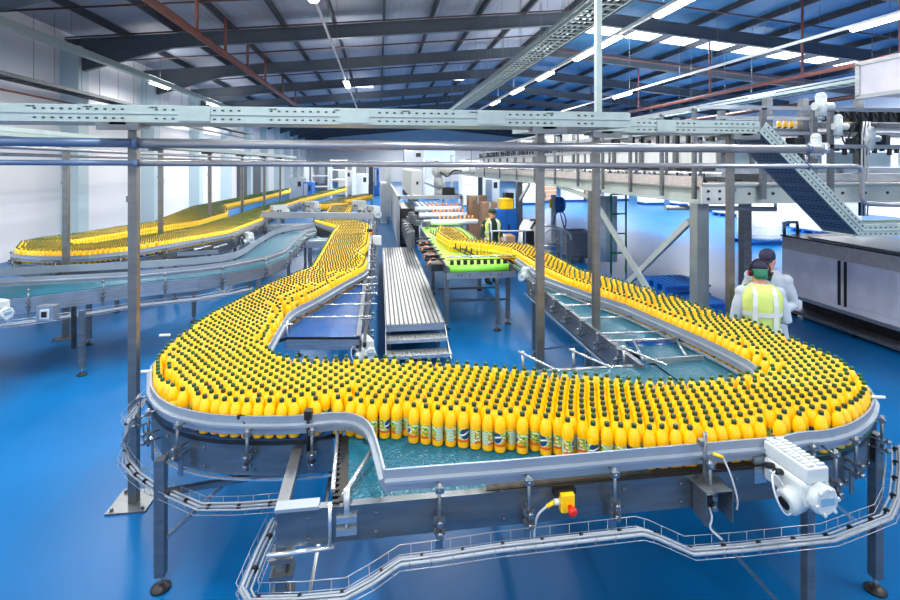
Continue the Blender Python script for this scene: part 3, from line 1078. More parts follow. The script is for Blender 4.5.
# stays on the back edge
for (a, b, c, d_) in ((525, 354, 545, 374), (577, 352, 601, 374), (650, 365, 660, 372)):
    p = W(a, b, 1.2)
    x, y = p[0], max(p[1], 4.12)
    MB().tube([(x, y, 1.0), (x, y, 1.2)], .013, 8).tube([(x - .03, y + .02, 1.19), (x + .2, y - .32, 1.15)], .011, 8).build('back_stay', ROD, ft)

# ------------------------------------------------ right bend and right arm
rt = thing('bottle_conveyor', 'curving conveyor carrying the right bend and right arm of yellow bottles', 'conveyor', (2.9, 5, 0))
RAIL_R = [W(a, b, ZRL) for a, b in ((783, 436.3), (795, 433), (806.7, 431.3), (820, 430.7), (833, 428.7), (846.7, 424.7), (855, 421), (862, 416.5), (868, 411.5), (872, 405.5), (873.8, 400))]
outer_r = offset_path([OW[i] for i in range(43, 63)], -.055)
rail(RAIL_R + outer_r, rt)
BELT_R = [(2.325, 2.68)] + [RAIL_R[i] for i in range(2, 11)] + [q for q in offset_path([OW[i] for i in range(43, 62)], -.05) if q[1] < 8.5] + \
    [(2.2, 8.3), (2.19, 7.2), (2.19, 4.7), (2.325, 4.06)]
g = MB().prism(BELT_R, ZB - .03, ZB)
g.m[2:] = [1] * (len(g.m) - 2)
g.build('belt', [TEAL, BLACK], rt)
arcr = offset_path(RAIL_R, .02)
plate(arcr, rt, .84, 1.035)
plate(outer_r[:17], rt, .86, 1.035)
XI = 2.17
plate([(XI, 7.3), (XI, 3.98)], rt, .86, 1.08, m=STEEL_DARK)
MB().box(XI - .05, XI - .035, 3.98, 7.3, .84, .86).build('lower_trim_rod', ROD, rt)
for y in np.arange(4.3, 7.2, .42):
    bracket(rt, (XI - .012, y), (-1, 0), hang=False, z_lo=.93, z_hi=1.13, reach=.03)
RAIL_RI = [W(a, b, ZRL) for a, b in ((516, 257), (535, 270), (544, 276.5), (567.8, 285), (592, 293.4), (624.4, 304), (662, 320), (700, 336.3), (726.7, 349), (746.7, 359.5), (754, 364), (759, 369))]
rail(RAIL_RI, rt)
MB().sweep([(p[0], p[1], 1.085) for p in offset_path(RAIL_RI, -.04)], [(.01, .01), (-.01, .01), (-.01, -.01), (.01, -.01)]).build('lower_guide', ROD, rt)
for (a, b, c) in ((553, 295, 578), (566, 305.5, 607), (588, 318, 636), (607, 333, 672), (628, 340, 685)):
    p, q = W(a, b, 1.11), W(c, b - 1.5, 1.11)
    p = (XI - .03, p[1])
    MB().tube([(p[0], p[1], 1.11), (q[0], q[1] , 1.11)], .011, 8).build('cross_rod', ROD, rt)
p, q = W(628, 348, 1.03), W(685, 345, 1.03)
MB().tube([(p[0], p[1], 1.03), (q[0], q[1], 1.03)], .06, 16).build('end_roller', BLUEBELT, rt)
g = MB()
for (a, b, c, d_) in ((634, 341, 643, 360), (676, 339, 686, 356)):
    p, q = W(a, b, 1.1), W(c, d_, 1.1)
    g.tube([(p[0], p[1], 1.1), (q[0], q[1], 1.1)], .012, 8)
p, q = W(645, 360, 1.1), W(703, 356, 1.1)
g.bar((p[0], p[1], 1.09), (q[0], q[1], 1.09), .02, .035)
g.build('roller_frame', STEEL, rt)
for (x, y) in ((2.21, 7.1), (2.21, 5.2), (3.32, 4.4), (2.95, 6.0), (1.95, 8.3)):
    leg(rt, x, y, .86)
MB().bar((2.2, 7.0, .12), (2.2, 5.3, .8), .02, .02).build('diagonal_brace', STEEL_DARK, rt)
x, y = W(883, 597, 0)
leg(rt, x, y + .05, 1.02, .06)
MB().bar((x, y + .08, .35), (x - .62, y + .1, .85), .022, .022).build('diagonal_brace', STEEL, rt)
for (a, b) in ((845, 440), (868, 425), (788, 440)):
    q = W(a, b, 1.1)
    j = min(range(len(arcr)), key=lambda i: (arcr[i][0] - q[0]) ** 2 + (arcr[i][1] - q[1]) ** 2)
    jj = min(max(j, 1), len(arcr) - 2)
    d = Vector(arcr[jj + 1]) - Vector(arcr[jj - 1])
    bracket(rt, arcr[j], (d.y, -d.x), hang=True)
q = W(874, 392, 1.25)
MB().tube([(q[0] - .02, q[1], 1.22), (q[0] + .06, q[1] - .02, 1.22)], .01, 8).build('end_stop', WHITEP, rt)

# ------------------------------------------------ things fixed on the front run
def emergency_stop(px, py, label):
    x = RY(px, YF - .05)
    t = thing('emergency_stop', label, 'emergency stop button', (x, YF - .05, .95))
    MB().box(x - .04, x + .035, YF - .075, YF - .03, .95, 1.045).build('box', YELLOWP, t, .006)
    MB().box(x - .07, x + .05, YF - .05, YF - .014, 1.03, 1.055).build('mounting_bracket', BLACK, t)
    MB().lathe([(.012, 0), (.012, .02), (.022, .024), (.024, .04), (.015, .05)], 14, (x + .005, YF - .075, .985), (0.1, -1, -.15)).build('push_button', REDP, t)
    MB().tube([(x - .04, YF - .05, 1.0), (x - .07, YF - .05, .998)], .016, 10).build('cable_gland', CREAM, t)
    MB().tube([(x - .07, YF - .05, .998), (x - .11, YF - .052, .98)], .011, 8).build('plug', YELLOWP, t)
    MB().tube(smooth_path([(x - .11, YF - .052, .98), (x - .16, YF - .055, .95), (x - .18, YF - .06, .88), (x - .18, YF - .06, .83)]), .006, 6).build('lead', CABLE, t)


emergency_stop(567, 500, 'yellow box with red push button on the front side plate')
# sensor hood
xa, xb2 = RY(705, 2.47), RY(732, 2.47)
t = thing('sensor_hood', 'open stainless hood over a small sensor on the front side plate', 'sensor hood', ((xa + xb2) / 2, 2.5, .86))
g = MB()
g.add([(xa, 2.46, 1.03), (xb2, 2.46, 1.03), (xb2 - .02, 2.585, 1.035), (xa - .02, 2.585, 1.035)], [(0, 1, 2, 3)])
for (x) in (xa, xb2 - .004):
    g.box(x, x + .004, 2.46, 2.585, .86, 1.03)
g.box(xa, xb2, 2.578, 2.583, .86, 1.03)
g.box(xa, xb2, 2.46, 2.583, 1.026, 1.03)
g.build('hood', STEEL_DARK, t)
MB().box(xa + .02, xa + .075, 2.5, 2.56, .93, 1.0).build('sensor', BLACK, t)
MB().box(xa + .01, xa + .07, 2.495, 2.56, .995, 1.02).build('sensor_mount', CREAM, t)
MB().tube(smooth_path([(xa + .045, 2.5, .93), (xa + .05, 2.48, .88), (xa + .02, 2.47, .84), (xa + .09, 2.46, .78)]), .006, 6).build('lead', CABLE, t)


def gearmotor(loc, rz, label, scale=1.0, group='white gear motors'):
    t = thing('gear_motor', label, 'gear motor', loc, rz, group)
    t.scale = (scale,) * 3
    b = lambda g, n, m, bv=0: g.build(n, m, t, bv, local=True)
    # long axis along y, the cover looks towards -y
    g = MB().box(-.085, .085, -.06, .24, .03, .17)
    b(g, 'gear_housing', MOTORM, .022)
    g = MB().lathe([(.07, 0), (.084, .012), (.084, .05), (.078, .065)], 8, (0.0, -.115, .1), (0, 1, 0))
    b(g, 'cover', MOTORM)
    g = MB()
    for i in range(6):
        a = math.pi / 3 * i + .2
        g.tube([(.068 * math.cos(a), -.125, .1 + .068 * math.sin(a)), (.068 * math.cos(a), -.11, .1 + .068 * math.sin(a))], .01, 6)
    b(g, 'cover_bolt', MOTORM)
    g = MB().box(-.04, .04, -.121, -.114, .085, .125)
    b(g, 'rating_plate', MATS.get('rating_plate_blue') or mat('rating_plate_blue', (120, 160, 190), .4))
    g = MB().box(-.07, .07, -.06, .25, .17, .255)
    b(g, 'motor_body', MOTORM, .008)
    g = MB()
    for i in range(10):
        y = -.045 + i * .03
        for x in (-.058, .012):
            g.box(x, x + .046, y, y + .018, .25, .268)
    b(g, 'cooling_ribs', MOTORM, .003)
    g = MB().lathe([(.07, 0), (.07, .07), (.055, .085)], 18, (-.06, .02, .05), (-1, 0, -.25))
    b(g, 'drive_housing', MOTORM)
    g = MB().tube([(-.139, .02, .03), (-.15, .02, .027)], .035, 16)
    b(g, 'shaft_bore', BLACK)
    g = MB().tube([(-.085, .1, .15), (-.13, .1, .16)], .018, 10).tube([(-.085, .16, .15), (-.13, .16, .16)], .018, 10)
    b(g, 'cable_glands', DARKM)
    g = MB().box(-.14, .02, .24, .27, .0, .16)
    b(g, 'mounting_plate', STEEL, 0)
    g = MB().tube(smooth_path([(-.13, .1, .16), (-.2, .05, .17), (-.22, -.0, .08), (-.17, -.02, -.02), (-.1, -.0, -.01), (-.12, .05, .12), (-.18, .08, .18)]), .0055, 6)
    b(g, 'cable_loop', CABLE)
    return t


gm = gearmotor((RY(809, 2.37), 2.37, .97), math.radians(3), 'large white ribbed gear motor on the front right of the conveyor', .92)
gearmotor((XS + .06, 5.02, .86), math.radians(20), 'white gear motor at the end of the blue inner belt', .75)
gearmotor((W(528, 285, .95)[0], W(528, 285, .95)[1] + .1, .98), math.radians(-60), 'white gear motor between the lime belt and the right bottle lane', .8)

# ------------------------------------------------ wire basket trays
def basket(label, path, w=.1, hh=.05, bundle=True, r=.0024, step=.075):
    t = thing('wire_basket_tray', label, 'cable basket', path[0])
    g = MB()
    P = [Vector(p) for p in path]
    lanes = [(-w / 2, hh), (-w / 2, 0), (0, 0), (w / 2, 0), (w / 2, hh)]
    N = []
    for i in range(len(P)):
        d = (P[min(i + 1, len(P) - 1)] - P[max(i - 1, 0)])
        d2 = Vector((d.x, d.y, 0))
        if d2.length < 1e-5:
            d2 = Vector((1, 0, 0))
        d2.normalize()
        N.append(Vector((-d2.y, d2.x, 0)))
    for s, h in lanes:
        g.tube([p + n * s + Vector((0, 0, h)) for p, n in zip(P, N)], r, 5)
    for p, d in along(path, step * 1.35, .03):
        d2 = Vector((d.x, d.y, 0))
        d2 = d2.normalized() if d2.length > 1e-5 else Vector((1, 0, 0))
        n = Vector((-d2.y, d2.x, 0))
        g.tube([p + n * s + Vector((0, 0, h)) for s, h in lanes], r * .85, 4)
    g.build('wire_basket', WIRE, t)
    if bundle:
        g = MB()
        for s, h, rr in ((-.03, .014, .009), (-.008, .012, .008), (.018, .01, .006), (-.02, .028, .006)):
            g.tube([p + n * s + Vector((0, 0, h)) for p, n in zip(P, N)], rr, 6)
        g.build('cable_bundle', BUNDLE, t)
        for p, d in along(path, .2, .1):
            dd = d.normalized()
            MB().tube([p - dd * .006 + Vector((0, 0, .015)), p + dd * .006 + Vector((0, 0, .014))], .019, 8).build('cable_tie', BLACK, t)
    return t


fr = [D(*q) for q in ((277, 523, 2.85), (262, 555, 2.66), (247, 592, 2.44), (252, 602, 2.4), (300, 601, 2.38), (345, 597, 2.38), (372, 582, 2.42), (400, 563, 2.46), (440, 558, 2.46), (500, 549, 2.5), (570, 541, 2.54), (640, 533, 2.58),
                      (654, 537, 2.59), (690, 553, 2.61), (740, 549, 2.66), (800, 542.5, 2.7), (829, 539.5, 2.73), (867, 525, 2.86), (885, 518, 2.95), (893, 500, 3.1), (896, 470, 3.35), (895, 448, 3.6))]
basket('wire basket tray with pale cables bending along the whole front of the conveyor', fr)
lf = [D(*q) for q in ((286, 506, 3.05), (240, 509.5, 3.08), (200, 510, 3.12), (175, 499, 3.25), (152, 489, 3.45), (136, 477, 3.68), (125, 463, 3.9), (125.5, 440, 3.9), (127, 421, 3.9), (138, 408, 4.05), (151, 396, 4.2))]
basket('wire basket tray looping round below the left bend of bottles', lf)
g = None
for (a, b) in ((248, 600),):
    pass

# ------------------------------------------------ empty blue conveyor at left
et = thing('empty_conveyor', 'empty teal conveyor sweeping in from the left edge towards the back', 'conveyor', (-3.5, 8.3, 0))
EN = [(-8.6, 7.05)] + [W(a, b, ZRL) for a, b in ((0, 278.5), (70, 275), (133, 272), (197, 266), (225, 262.5), (245, 259), (265, 255), (283, 249), (289, 244), (294, 238.7), (300, 233.5), (306, 229.5), (315, 227))]
EF = [(-8.6, 7.9)] + [W(a, b, ZRL) for a, b in ((0, 268.2), (70, 264.6), (140, 261.3), (197, 257.5), (220, 255.2), (234, 252.5), (246, 247), (256.7, 239.7), (274, 230), (282, 227.7), (290, 226), (315, 222.7))]
EPL = [(-8.6, 5.6)] + [W(a, b, 1.05) for a, b in ((0, 299), (30, 296), (60, 292.3), (100, 287.3), (136, 282.3))] + offset_path(EN, -.02)[4:]
MB().prism(EPL + offset_path(EF, 0)[::-1], 1.02, 1.05).build('belt', TEAL, et)
rail(EN, et)
rail(EF[::-1], et)
plate(offset_path(EPL, -.01), et, .84, 1.035, m=STEEL)
plate(offset_path(EF[::-1], -.02), et, .86, 1.03)
for p, d in along([(q[0], q[1]) for q in offset_path(EPL, -.02)], .78, .55):
    bracket(et, (p.x, p.y), (d.y, -d.x), z_lo=.9)
x, y = W(82, 375, 0)
leg(et, x, y, .85)
MB().box(x - .12, x - .08, y - .02, y + .03, .35, .9).build('leg_damper', DARKM, et)
x, y = W(194, 322, 0)
leg(et, x, y, .85)
for x, y in ((-2.0, 8.9), (-1.8, 10.6), (-1.75, 12.6), (-4.4, 8.5), (-2.6, 10.8)):
    leg(et, x, y, .85)
bp = []
for p in offset_path(EPL, -.14):
    bp.append((p[0], p[1], .73))
basket('wire basket tray running below the side of the empty left conveyor', bp[:9], .14, .05, True, .005, .12)
ex, ey = W(8, 310, 1.0)
gearmotor((ex, ey - .12, .9), math.radians(70), 'white gear motor on the empty conveyor at the left edge', .95)
ex, ey = W(52, 305, 1.0)
t = thing('sensor_hood', 'small grey hooded sensor box on the empty left conveyor', 'sensor hood', (ex, ey, .84))
MB().box(ex - .1, ex + .1, ey - .14, ey - .02, .84, 1.02).build('hood', STEEL, t)
MB().box(ex - .05, ex + .05, ey - .155, ey - .14, .87, .98).build('sensor_frame', WHITEP, t)
MB().box(ex - .03, ex + .03, ey - .16, ey - .155, .89, .96).build('sensor', BLACK, t)

# ------------------------------------------------ far bottle loop
U_BACK = [(16.7, 247.5), (22, 241), (44, 236.7), (66.7, 233.8), (89, 231), (131, 224.4), (155.6, 221), (193, 206), (215, 202), (233, 198.5), (262, 192.5), (290, 187.8)]
U_FRONT = [(290, 189.4), (262, 196), (223, 204.5), (227, 209), (226, 212), (198, 220), (133, 230), (73, 239.5), (66, 241.5), (73, 243.8), (100, 242), (133, 237.2), (162, 233.4),
           (200, 225.6), (240, 213.5), (262, 206), (300, 196.6), (346, 186)]
L_FRONT = [(346, 187.8), (300, 199), (264, 210.5), (262, 217), (230, 229), (226, 230), (199, 234.5), (178, 238), (155.6, 241.5), (131, 246), (89, 250), (66.7, 251), (44, 251), (29, 250), (20, 249)]
UB = [W(a, b, ZC) for a, b in U_BACK]
UF = [W(a, b, ZC) for a, b in U_FRONT]
LF = [W(a, b, ZC) for a, b in L_FRONT]
ut = thing('bottle_conveyor', 'far looping conveyor of yellow bottles along the white left wall', 'conveyor', (-5, 10, 0))
LOOP = UB + UF + LF
outer_loop = LF + UB[:1]
near_edge = offset_path(LF[2:] + UB[:3], .06 * -1)
MB().prism(offset_path(LF, -.07)[::1] + offset_path(UB, -.07) + offset_path(UF, -.03), ZB - .03, ZB).build('belt', BLUEBELT, ut)
# travel so that outside is on the right: LF runs far -> near along +x side then round the tip and back along the wall side
pth = LF[1:] + UB[:7]
sgn = 1
rail(offset_path(pth, -.06)[::1] if False else offset_path(pth, .0), ut) if False else None
a0, a1 = Vector(LF[8]), Vector(LF[9])
dd = (a1 - a0)
rt_side = Vector((dd.y, -dd.x)).normalized()
cent = Vector(UF[9])
out_is_right = rt_side.dot(a0 - cent) > 0
op = offset_path(pth, -.06) if out_is_right else offset_path(pth, .06)
op = op if out_is_right else op[::-1]
rail(op, ut)
plate(op, ut, .84, 1.03, bolts=False)
nf = UF[1:9]
op2 = offset_path(nf, .05 if False else -.05)
rail(op2 if True else op2[::-1], ut)
lo = UF[9:17]
for p, d in along(op, .9, .4)[:22]:
    bracket(ut, (p.x, p.y), (d.y, -d.x), hang=False, z_lo=.9)
for (px, py) in ((30, 300), (110, 290), (170, 280), (232, 262), (262, 240)):
    q = W(px, 245 if px < 120 else (238 if px < 200 else 226), ZC)
    leg(ut, q[0], q[1] + .25, .85)
g = MB()
p, q = W(194, 250, 1.05), W(214, 248, 1.05)
g.tube([(p[0], p[1], 1.05), (p[0] + .15, p[1] + .5, 1.05)], .02, 6).tube([(q[0], q[1], 1.05), (q[0] + .1, q[1] + .5, 1.05)], .02, 6)
g.bar((p[0] - .3, p[1] - .05, .98), (q[0] + .1, q[1] - .05, .98), .03, .08)
g.build('side_frame', STEEL, ut)
gx, gy = W(250, 238, 1.0)
gearmotor((gx, gy, .86), math.radians(30), 'white gear motor on the far loop beside the empty belt', 1.0)

# ------------------------------------------------ bottles
BR, BD = .0355, .0738


def inside(poly, P):
    x, y = P[:, 0], P[:, 1]
    r = np.zeros(len(P), bool)
    n = len(poly)
    for i in range(n):
        x1, y1 = poly[i]
        x2, y2 = poly[(i + 1) % n]
        if y1 == y2:
            continue
        c = ((y1 > y) != (y2 > y)) & (x < (x2 - x1) * (y - y1) / (y2 - y1) + x1)
        r ^= c
    return r


def pack(poly, ang=0.0, keep_border=True):
    pts = []
    n = len(poly)
    for i in range(n):
        a, b = np.array(poly[i]), np.array(poly[(i + 1) % n])
        L = np.linalg.norm(b - a)
        k = max(1, int(round(L / BD)))
        for j in range(k):
            pts.append(a + (b - a) * j / k)
    B = []
    for p in pts:
        if all((p[0] - q[0]) ** 2 + (p[1] - q[1]) ** 2 > (.93 * BD) ** 2 for q in B):
            B.append(p)
    B = np.array(B)
    A = np.array(poly)
    lo, hi = A.min(0) - .3, A.max(0) + .3
    c = (lo + hi) / 2
    R = np.linalg.norm(hi - lo) / 2 + .2
    us = np.arange(-R, R, BD)
    vs = np.arange(-R, R, BD * .872)
    G = []
    for j, v in enumerate(vs):
        off = (BD / 2 if j % 2 else 0) + .012 * math.sin(j * .7)
        G.append(np.stack([us + off, np.full(len(us), v)], 1))
    G = np.concatenate(G)
    G = G @ np.array([[math.cos(ang), math.sin(ang)], [-math.sin(ang), math.cos(ang)]]) + c
    G = G[((G > lo) & (G < hi)).all(1)]
    G = G[inside(poly, G)]
    d = np.full(len(G), 9.0)
    for q in B:
        d = np.minimum(d, ((G - q) ** 2).sum(1))
    G = G[d > (.74 * BD) ** 2]
    G = G + rng.normal(0, .011, G.shape)
    X = np.concatenate([B, G])
    nb = len(B)
    for rep in range(7):
        I, J = [], []
        for s in range(0, len(X), 600):
            dd = ((X[s:s + 600, None, :] - X[None, :, :]) ** 2).sum(2)
            i, j = np.nonzero(dd < (1.5 * BD) ** 2)
            i = i + s
            k = i < j
            I.append(i[k])
            J.append(j[k])
        I, J = np.concatenate(I), np.concatenate(J)
        for it in range(9):
            v = X[J] - X[I]
            L = np.sqrt((v ** 2).sum(1)) + 1e-9
            o = np.clip(BD - L, 0, None) * .5
            m = v / L[:, None] * o[:, None] * .6
            acc = np.zeros_like(X)
            np.add.at(acc, I, -m)
            np.add.at(acc, J, m)
            acc[:nb] *= .15
            X = X + acc
    keep = np.ones(len(X), bool)
    for s in range(len(X)):
        if not keep[s]:
            continue
        dd = ((X[s + 1:] - X[s]) ** 2).sum(1)
        keep[s + 1:] &= ~((dd < (.0708) ** 2))
    return X[keep]


BODY = [(.028, 0), (.0335, .004), (.0350, .012), (.0345, .05), (.0345, .13), (.0362, .15), (.0362, .172), (.0345, .19), (.0295, .212), (.022, .231), (.0155, .243), (.0135, .25), (.0135, .254)]
CAP = [(.0152, .25), (.0158, .253), (.0158, .274), (.0145, .279), (.008, .28)]


def label_mesh():
    n, r = 20, .0345
    vs, fs, uvs = [], [], []
    zs = [.04, .13]
    for i in range(n + 1):
        a = 2 * math.pi * i / n
        for z in zs:
            vs.append((r * math.cos(a), r * math.sin(a), z))
    for i in range(n):
        fs.append((2 * i, 2 * i + 2, 2 * i + 3, 2 * i + 1))
    me = bpy.data.meshes.new('paper_label')
    me.from_pydata(vs, [], fs)
    ul = me.uv_layers.new(name='UVMap')
    for p in me.polygons:
        for li in p.loop_indices:
            vi = me.loops[li].vertex_index
            ul.data[li].uv = ((vi // 2) / n, float(vi % 2))
    me.polygons.foreach_set('use_smooth', [True] * n)
    me.materials.append(LABELM)
    return me


BODY = [(r * .98, z * .857) for r, z in BODY]
CAP = [(r * .95, .2155 + (z - .25) * .76) for r, z in CAP]
BODY_ME = MB().lathe(BODY, 20).mesh('body', [JUICE])
CAP_ME = MB().lathe(CAP, 14).mesh('cap', [CAPM])
LABEL_ME = label_mesh()

def clear_of_rail(P, path, gap=.044):
    """bottles stand on the left of a rail's travel, a bottle's radius away from it"""
    P = P.copy()
    Q = np.array([q[:2] for q in path])
    for rep in range(2):
        best = np.full(len(P), 9.0)
        sgn = np.zeros(len(P))
        nrm = np.zeros_like(P)
        foot = np.zeros_like(P)
        for a, b in zip(Q[:-1], Q[1:]):
            d = b - a
            L = np.linalg.norm(d)
            if L < 1e-6:
                continue
            d = d / L
            n = np.array([-d[1], d[0]])
            u = np.clip((P - a) @ d, 0, L)
            f = a + u[:, None] * d
            r = P - f
            dist = np.sqrt((r ** 2).sum(1))
            m = dist < best
            best[m] = dist[m]
            sgn[m] = (r[m] @ n)
            nrm[m] = n
            foot[m] = f[m]
        m = (best < .16) & (sgn < gap) & ((sgn > -.13))
        m &= ~((sgn > 0) & (best >= gap))
        P[m] = foot[m] + nrm[m] * gap
    return P


def thin(X, dmin):
    keep = np.ones(len(X), bool)
    for s in range(len(X)):
        if keep[s]:
            keep[s + 1:] &= ~(((X[s + 1:] - X[s]) ** 2).sum(1) < dmin ** 2)
    return X[keep]


MAIN = pack(OW + IW, .12)
for pth_ in (back + RAIL_L[1:], [RAIL_L[-1], W(783, 436.3, ZRL)], RAIL_R + outer_r, RAIL_LI, RAIL_RI):
    MAIN = clear_of_rail(MAIN, pth_)
    pass
RAILS_ = (back + RAIL_L[1:], [RAIL_L[-1], W(783, 436.3, ZRL)], RAIL_R + outer_r, RAIL_LI, RAIL_RI)


def relax(X, n):
    I, J = [], []
    for s in range(0, len(X), 600):
        dd = ((X[s:s + 600, None, :] - X[None, :, :]) ** 2).sum(2)
        i, j = np.nonzero(dd < (1.4 * BD) ** 2)
        i = i + s
        I.append(i[i < j])
        J.append(j[i < j])
    I, J = np.concatenate(I), np.concatenate(J)
    for it in range(n):
        v = X[J] - X[I]
        L = np.sqrt((v ** 2).sum(1)) + 1e-9
        m = v / L[:, None] * (np.clip(.0735 - L, 0, None) * .3)[:, None]
        acc = np.zeros_like(X)
        np.add.at(acc, I, -m)
        np.add.at(acc, J, m)
        X = X + acc
    return X


for rep in range(5):
    MAIN = relax(MAIN, 6)
    for pth_ in RAILS_:
        MAIN = clear_of_rail(MAIN, pth_)
MAIN = thin(MAIN, .0708)
FAR = np.concatenate([pack(LOOP, .4), pack([W(a, b, ZC) for a, b in ((325, 213), (331, 205.5), (351, 204), (346, 212))], 0), pack([W(a, b, ZC) for a, b in ((313, 204.5), (336, 198), (366, 193.5), (372, 194.5), (345, 199.5), (347, 202.5))], 0)])
dep = MAIN[:, 0] * ST + MAIN[:, 1] * CT
order = np.argsort(dep)
MAIN = MAIN[order]
# the largest in the photo: nearest that stand inside the frame
near = MAIN[:300]
rest = np.concatenate([MAIN[300:], FAR])


def is_front(p):
    """stands in the first row behind open belt or the rail"""
    v = near - p
    dist = np.sqrt((v ** 2).sum(1))
    fwd = -(v[:, 0] * ST + v[:, 1] * CT)
    return not np.any((dist > 1e-6) & (dist < .16) & (fwd > .6 * dist))


GROUP = 'nearest yellow squash bottles on the front run'
LAB_F = 'full yellow squash bottle in the foremost row, facing the front rail'
LAB_O = 'full yellow squash bottle with printed label at the edge of the bare belt'
LAB_M = 'full yellow squash bottle standing within the dense pack behind the foremost row'
out_idx = int(np.argmin(((near - np.array(W(517, 412, ZC))) ** 2).sum(1)))
for i, p in enumerate(near):
    px = 450 + F * (p[0] * CT - p[1] * ST) / (p[0] * ST + p[1] * CT)
    lab = LAB_M
    if is_front(p):
        lab = LAB_O if 355 < px < 560 else LAB_F
    z = (ZB if not (-.23 < p[0] < 2.32 and p[1] < 4.05) else 1.05) + .0015
    t = thing('squash_bottle', lab, 'bottle', (float(p[0]), float(p[1]), z), float(rng.uniform(0, 6.28)), GROUP)
    for nm, me in (('body', BODY_ME), ('cap', CAP_ME), ('paper_label', LABEL_ME)):
        c = bpy.data.objects.new(nm, me)
        COL.objects.link(c)
        c.parent = t


def bottle_template(n, lod):
    body = [BODY[i] for i in ((0, 2, 3, 4, 6, 7, 8, 9, 11) if lod == 0 else (0, 3, 4, 6, 8, 11))]
    cap = [CAP[0], CAP[2], CAP[4]] if n > 10 else ([(.0138, .216), (.0138, .234), (.008, .237)] if lod == 0 else [(.0128, .216), (.0122, .236)])
    g = MB().lathe(body, n, mi=0).lathe(cap, max(5, n - 2), mi=1)
    g.lathe([(.0346, .042), (.0346, .128)], n, mi=2)
    V = np.array(g.v)
    return V, g.f, g.m, g.s


def mass(name, P, mats):
    V_all, loops, starts, tots, mids, sms = [], [], [], [], [], []
    vo = lo_ = 0
    d = P[:, 0] * ST + P[:, 1] * CT
    T = [bottle_template(12, 0), bottle_template(8, 0), bottle_template(6, 1)]
    packs = []
    for V, f, m, s in T:
        fl = np.array([i for q in f for i in q])
        ft_ = np.array([len(q) for q in f])
        packs.append((V, fl, ft_, np.array(m), np.array(s)))
    for p, dd in zip(P, d):
        V, fl, ft_, m, s = packs[0 if dd < 6 else (1 if dd < 11 else 2)]
        z = 1.05 if (-.23 < p[0] < 2.32 and p[1] < 4.05) else ZB
        V_all.append(V + np.array([p[0], p[1], z + .0015]))
        loops.append(fl + vo)
        tots.append(ft_)
        mids.append(m)
        sms.append(s)
        vo += len(V)
    V = np.concatenate(V_all).astype(np.float32)
    Lp = np.concatenate(loops).astype(np.int32)
    To = np.concatenate(tots).astype(np.int32)
    me = bpy.data.meshes.new(name)
    me.vertices.add(len(V))
    me.vertices.foreach_set('co', V.ravel())
    me.loops.add(len(Lp))
    me.loops.foreach_set('vertex_index', Lp)
    me.polygons.add(len(To))
    st = np.concatenate([[0], np.cumsum(To)[:-1]]).astype(np.int32)
    me.polygons.foreach_set('loop_start', st)
    me.polygons.foreach_set('loop_total', To)
    for m in mats:
        me.materials.append(m)
    me.polygons.foreach_set('material_index', np.concatenate(mids).astype(np.int32))
    me.polygons.foreach_set('use_smooth', np.concatenate(sms))
    me.update(calc_edges=True)
    me.validate()
    o = bpy.data.objects.new(name, me)
    COL.objects.link(o)
    ORG[o.name] = (0, 0, 0)
    return o


far_b = mass('squash_bottles', rest, [JUICE, CAPD, LABELFAR])
tag(far_b, 'great mass of yellow green-capped squash bottles winding back along all the conveyors', 'bottles', None, 'stuff')
# ---------------------------------------------------------------- step platform
y1, x0, x1 = W(386, 325.5, .45)[1], W(386, 325.5, .45)[0], W(444.5, 323.5, .45)[0]
t = thing('step_platform', 'long stainless walkway with steps down at its near end, on the blue aisle', 'platform', ((x0 + x1) / 2, y1, 0))
g = MB().box(x0, x1, y1, y1 + 6.9, .43, .45)
n = 13
for i in range(n):
    xx = x0 + (x1 - x0) * (i + .5) / n
    g.box(xx - .021, xx + .021, y1 + .01, y1 + 6.88, .45, .458, 1)
g.build('deck', [STEPD, STEPM], t)
MB().box(x0, x1, y1 - .006, y1, .36, .45).build('nosing', STEEL, t)
for i in (1, 2):
    z = .45 - .15 * i
    g = MB().box(x0 + .01, x1 + .03 * i, y1 - .2 * i, y1 - .2 * (i - 1) + .04, z - .012, z)
    for j in range(n):
        xx = x0 + .04 + (x1 - x0 - .02) * (j + .3) / n
        for k in range(3):
            g.box(xx - .014, xx + .014, y1 - .2 * i + .02 + k * .06, y1 - .2 * i + .05 + k * .06, z, z + .007)
    g.box(x0 + .01, x1 + .03 * i, y1 - .2 * i - .004, y1 - .2 * i, z - .045, z)
    g.build('step', STEPM, t)
for x in (x0 - .01, x1):
    g = MB()
    g.bar((x + .005, y1 + .05, .4), (x + .005 + (.03 if x > x0 else 0), y1 - .42, .06), .01, .1)
    g.box(x, x + .012, y1, y1 + 6.9, .36, .45)
    g.build('stringer', STEEL, t)
for y in (y1 + .3, y1 + 2.5, y1 + 4.7, y1 + 6.6):
    for x in (x0 + .05, x1 - .05):
        MB().box(x - .025, x + .025, y - .025, y + .025, 0, .43).build('leg', STEEL_DARK, t)

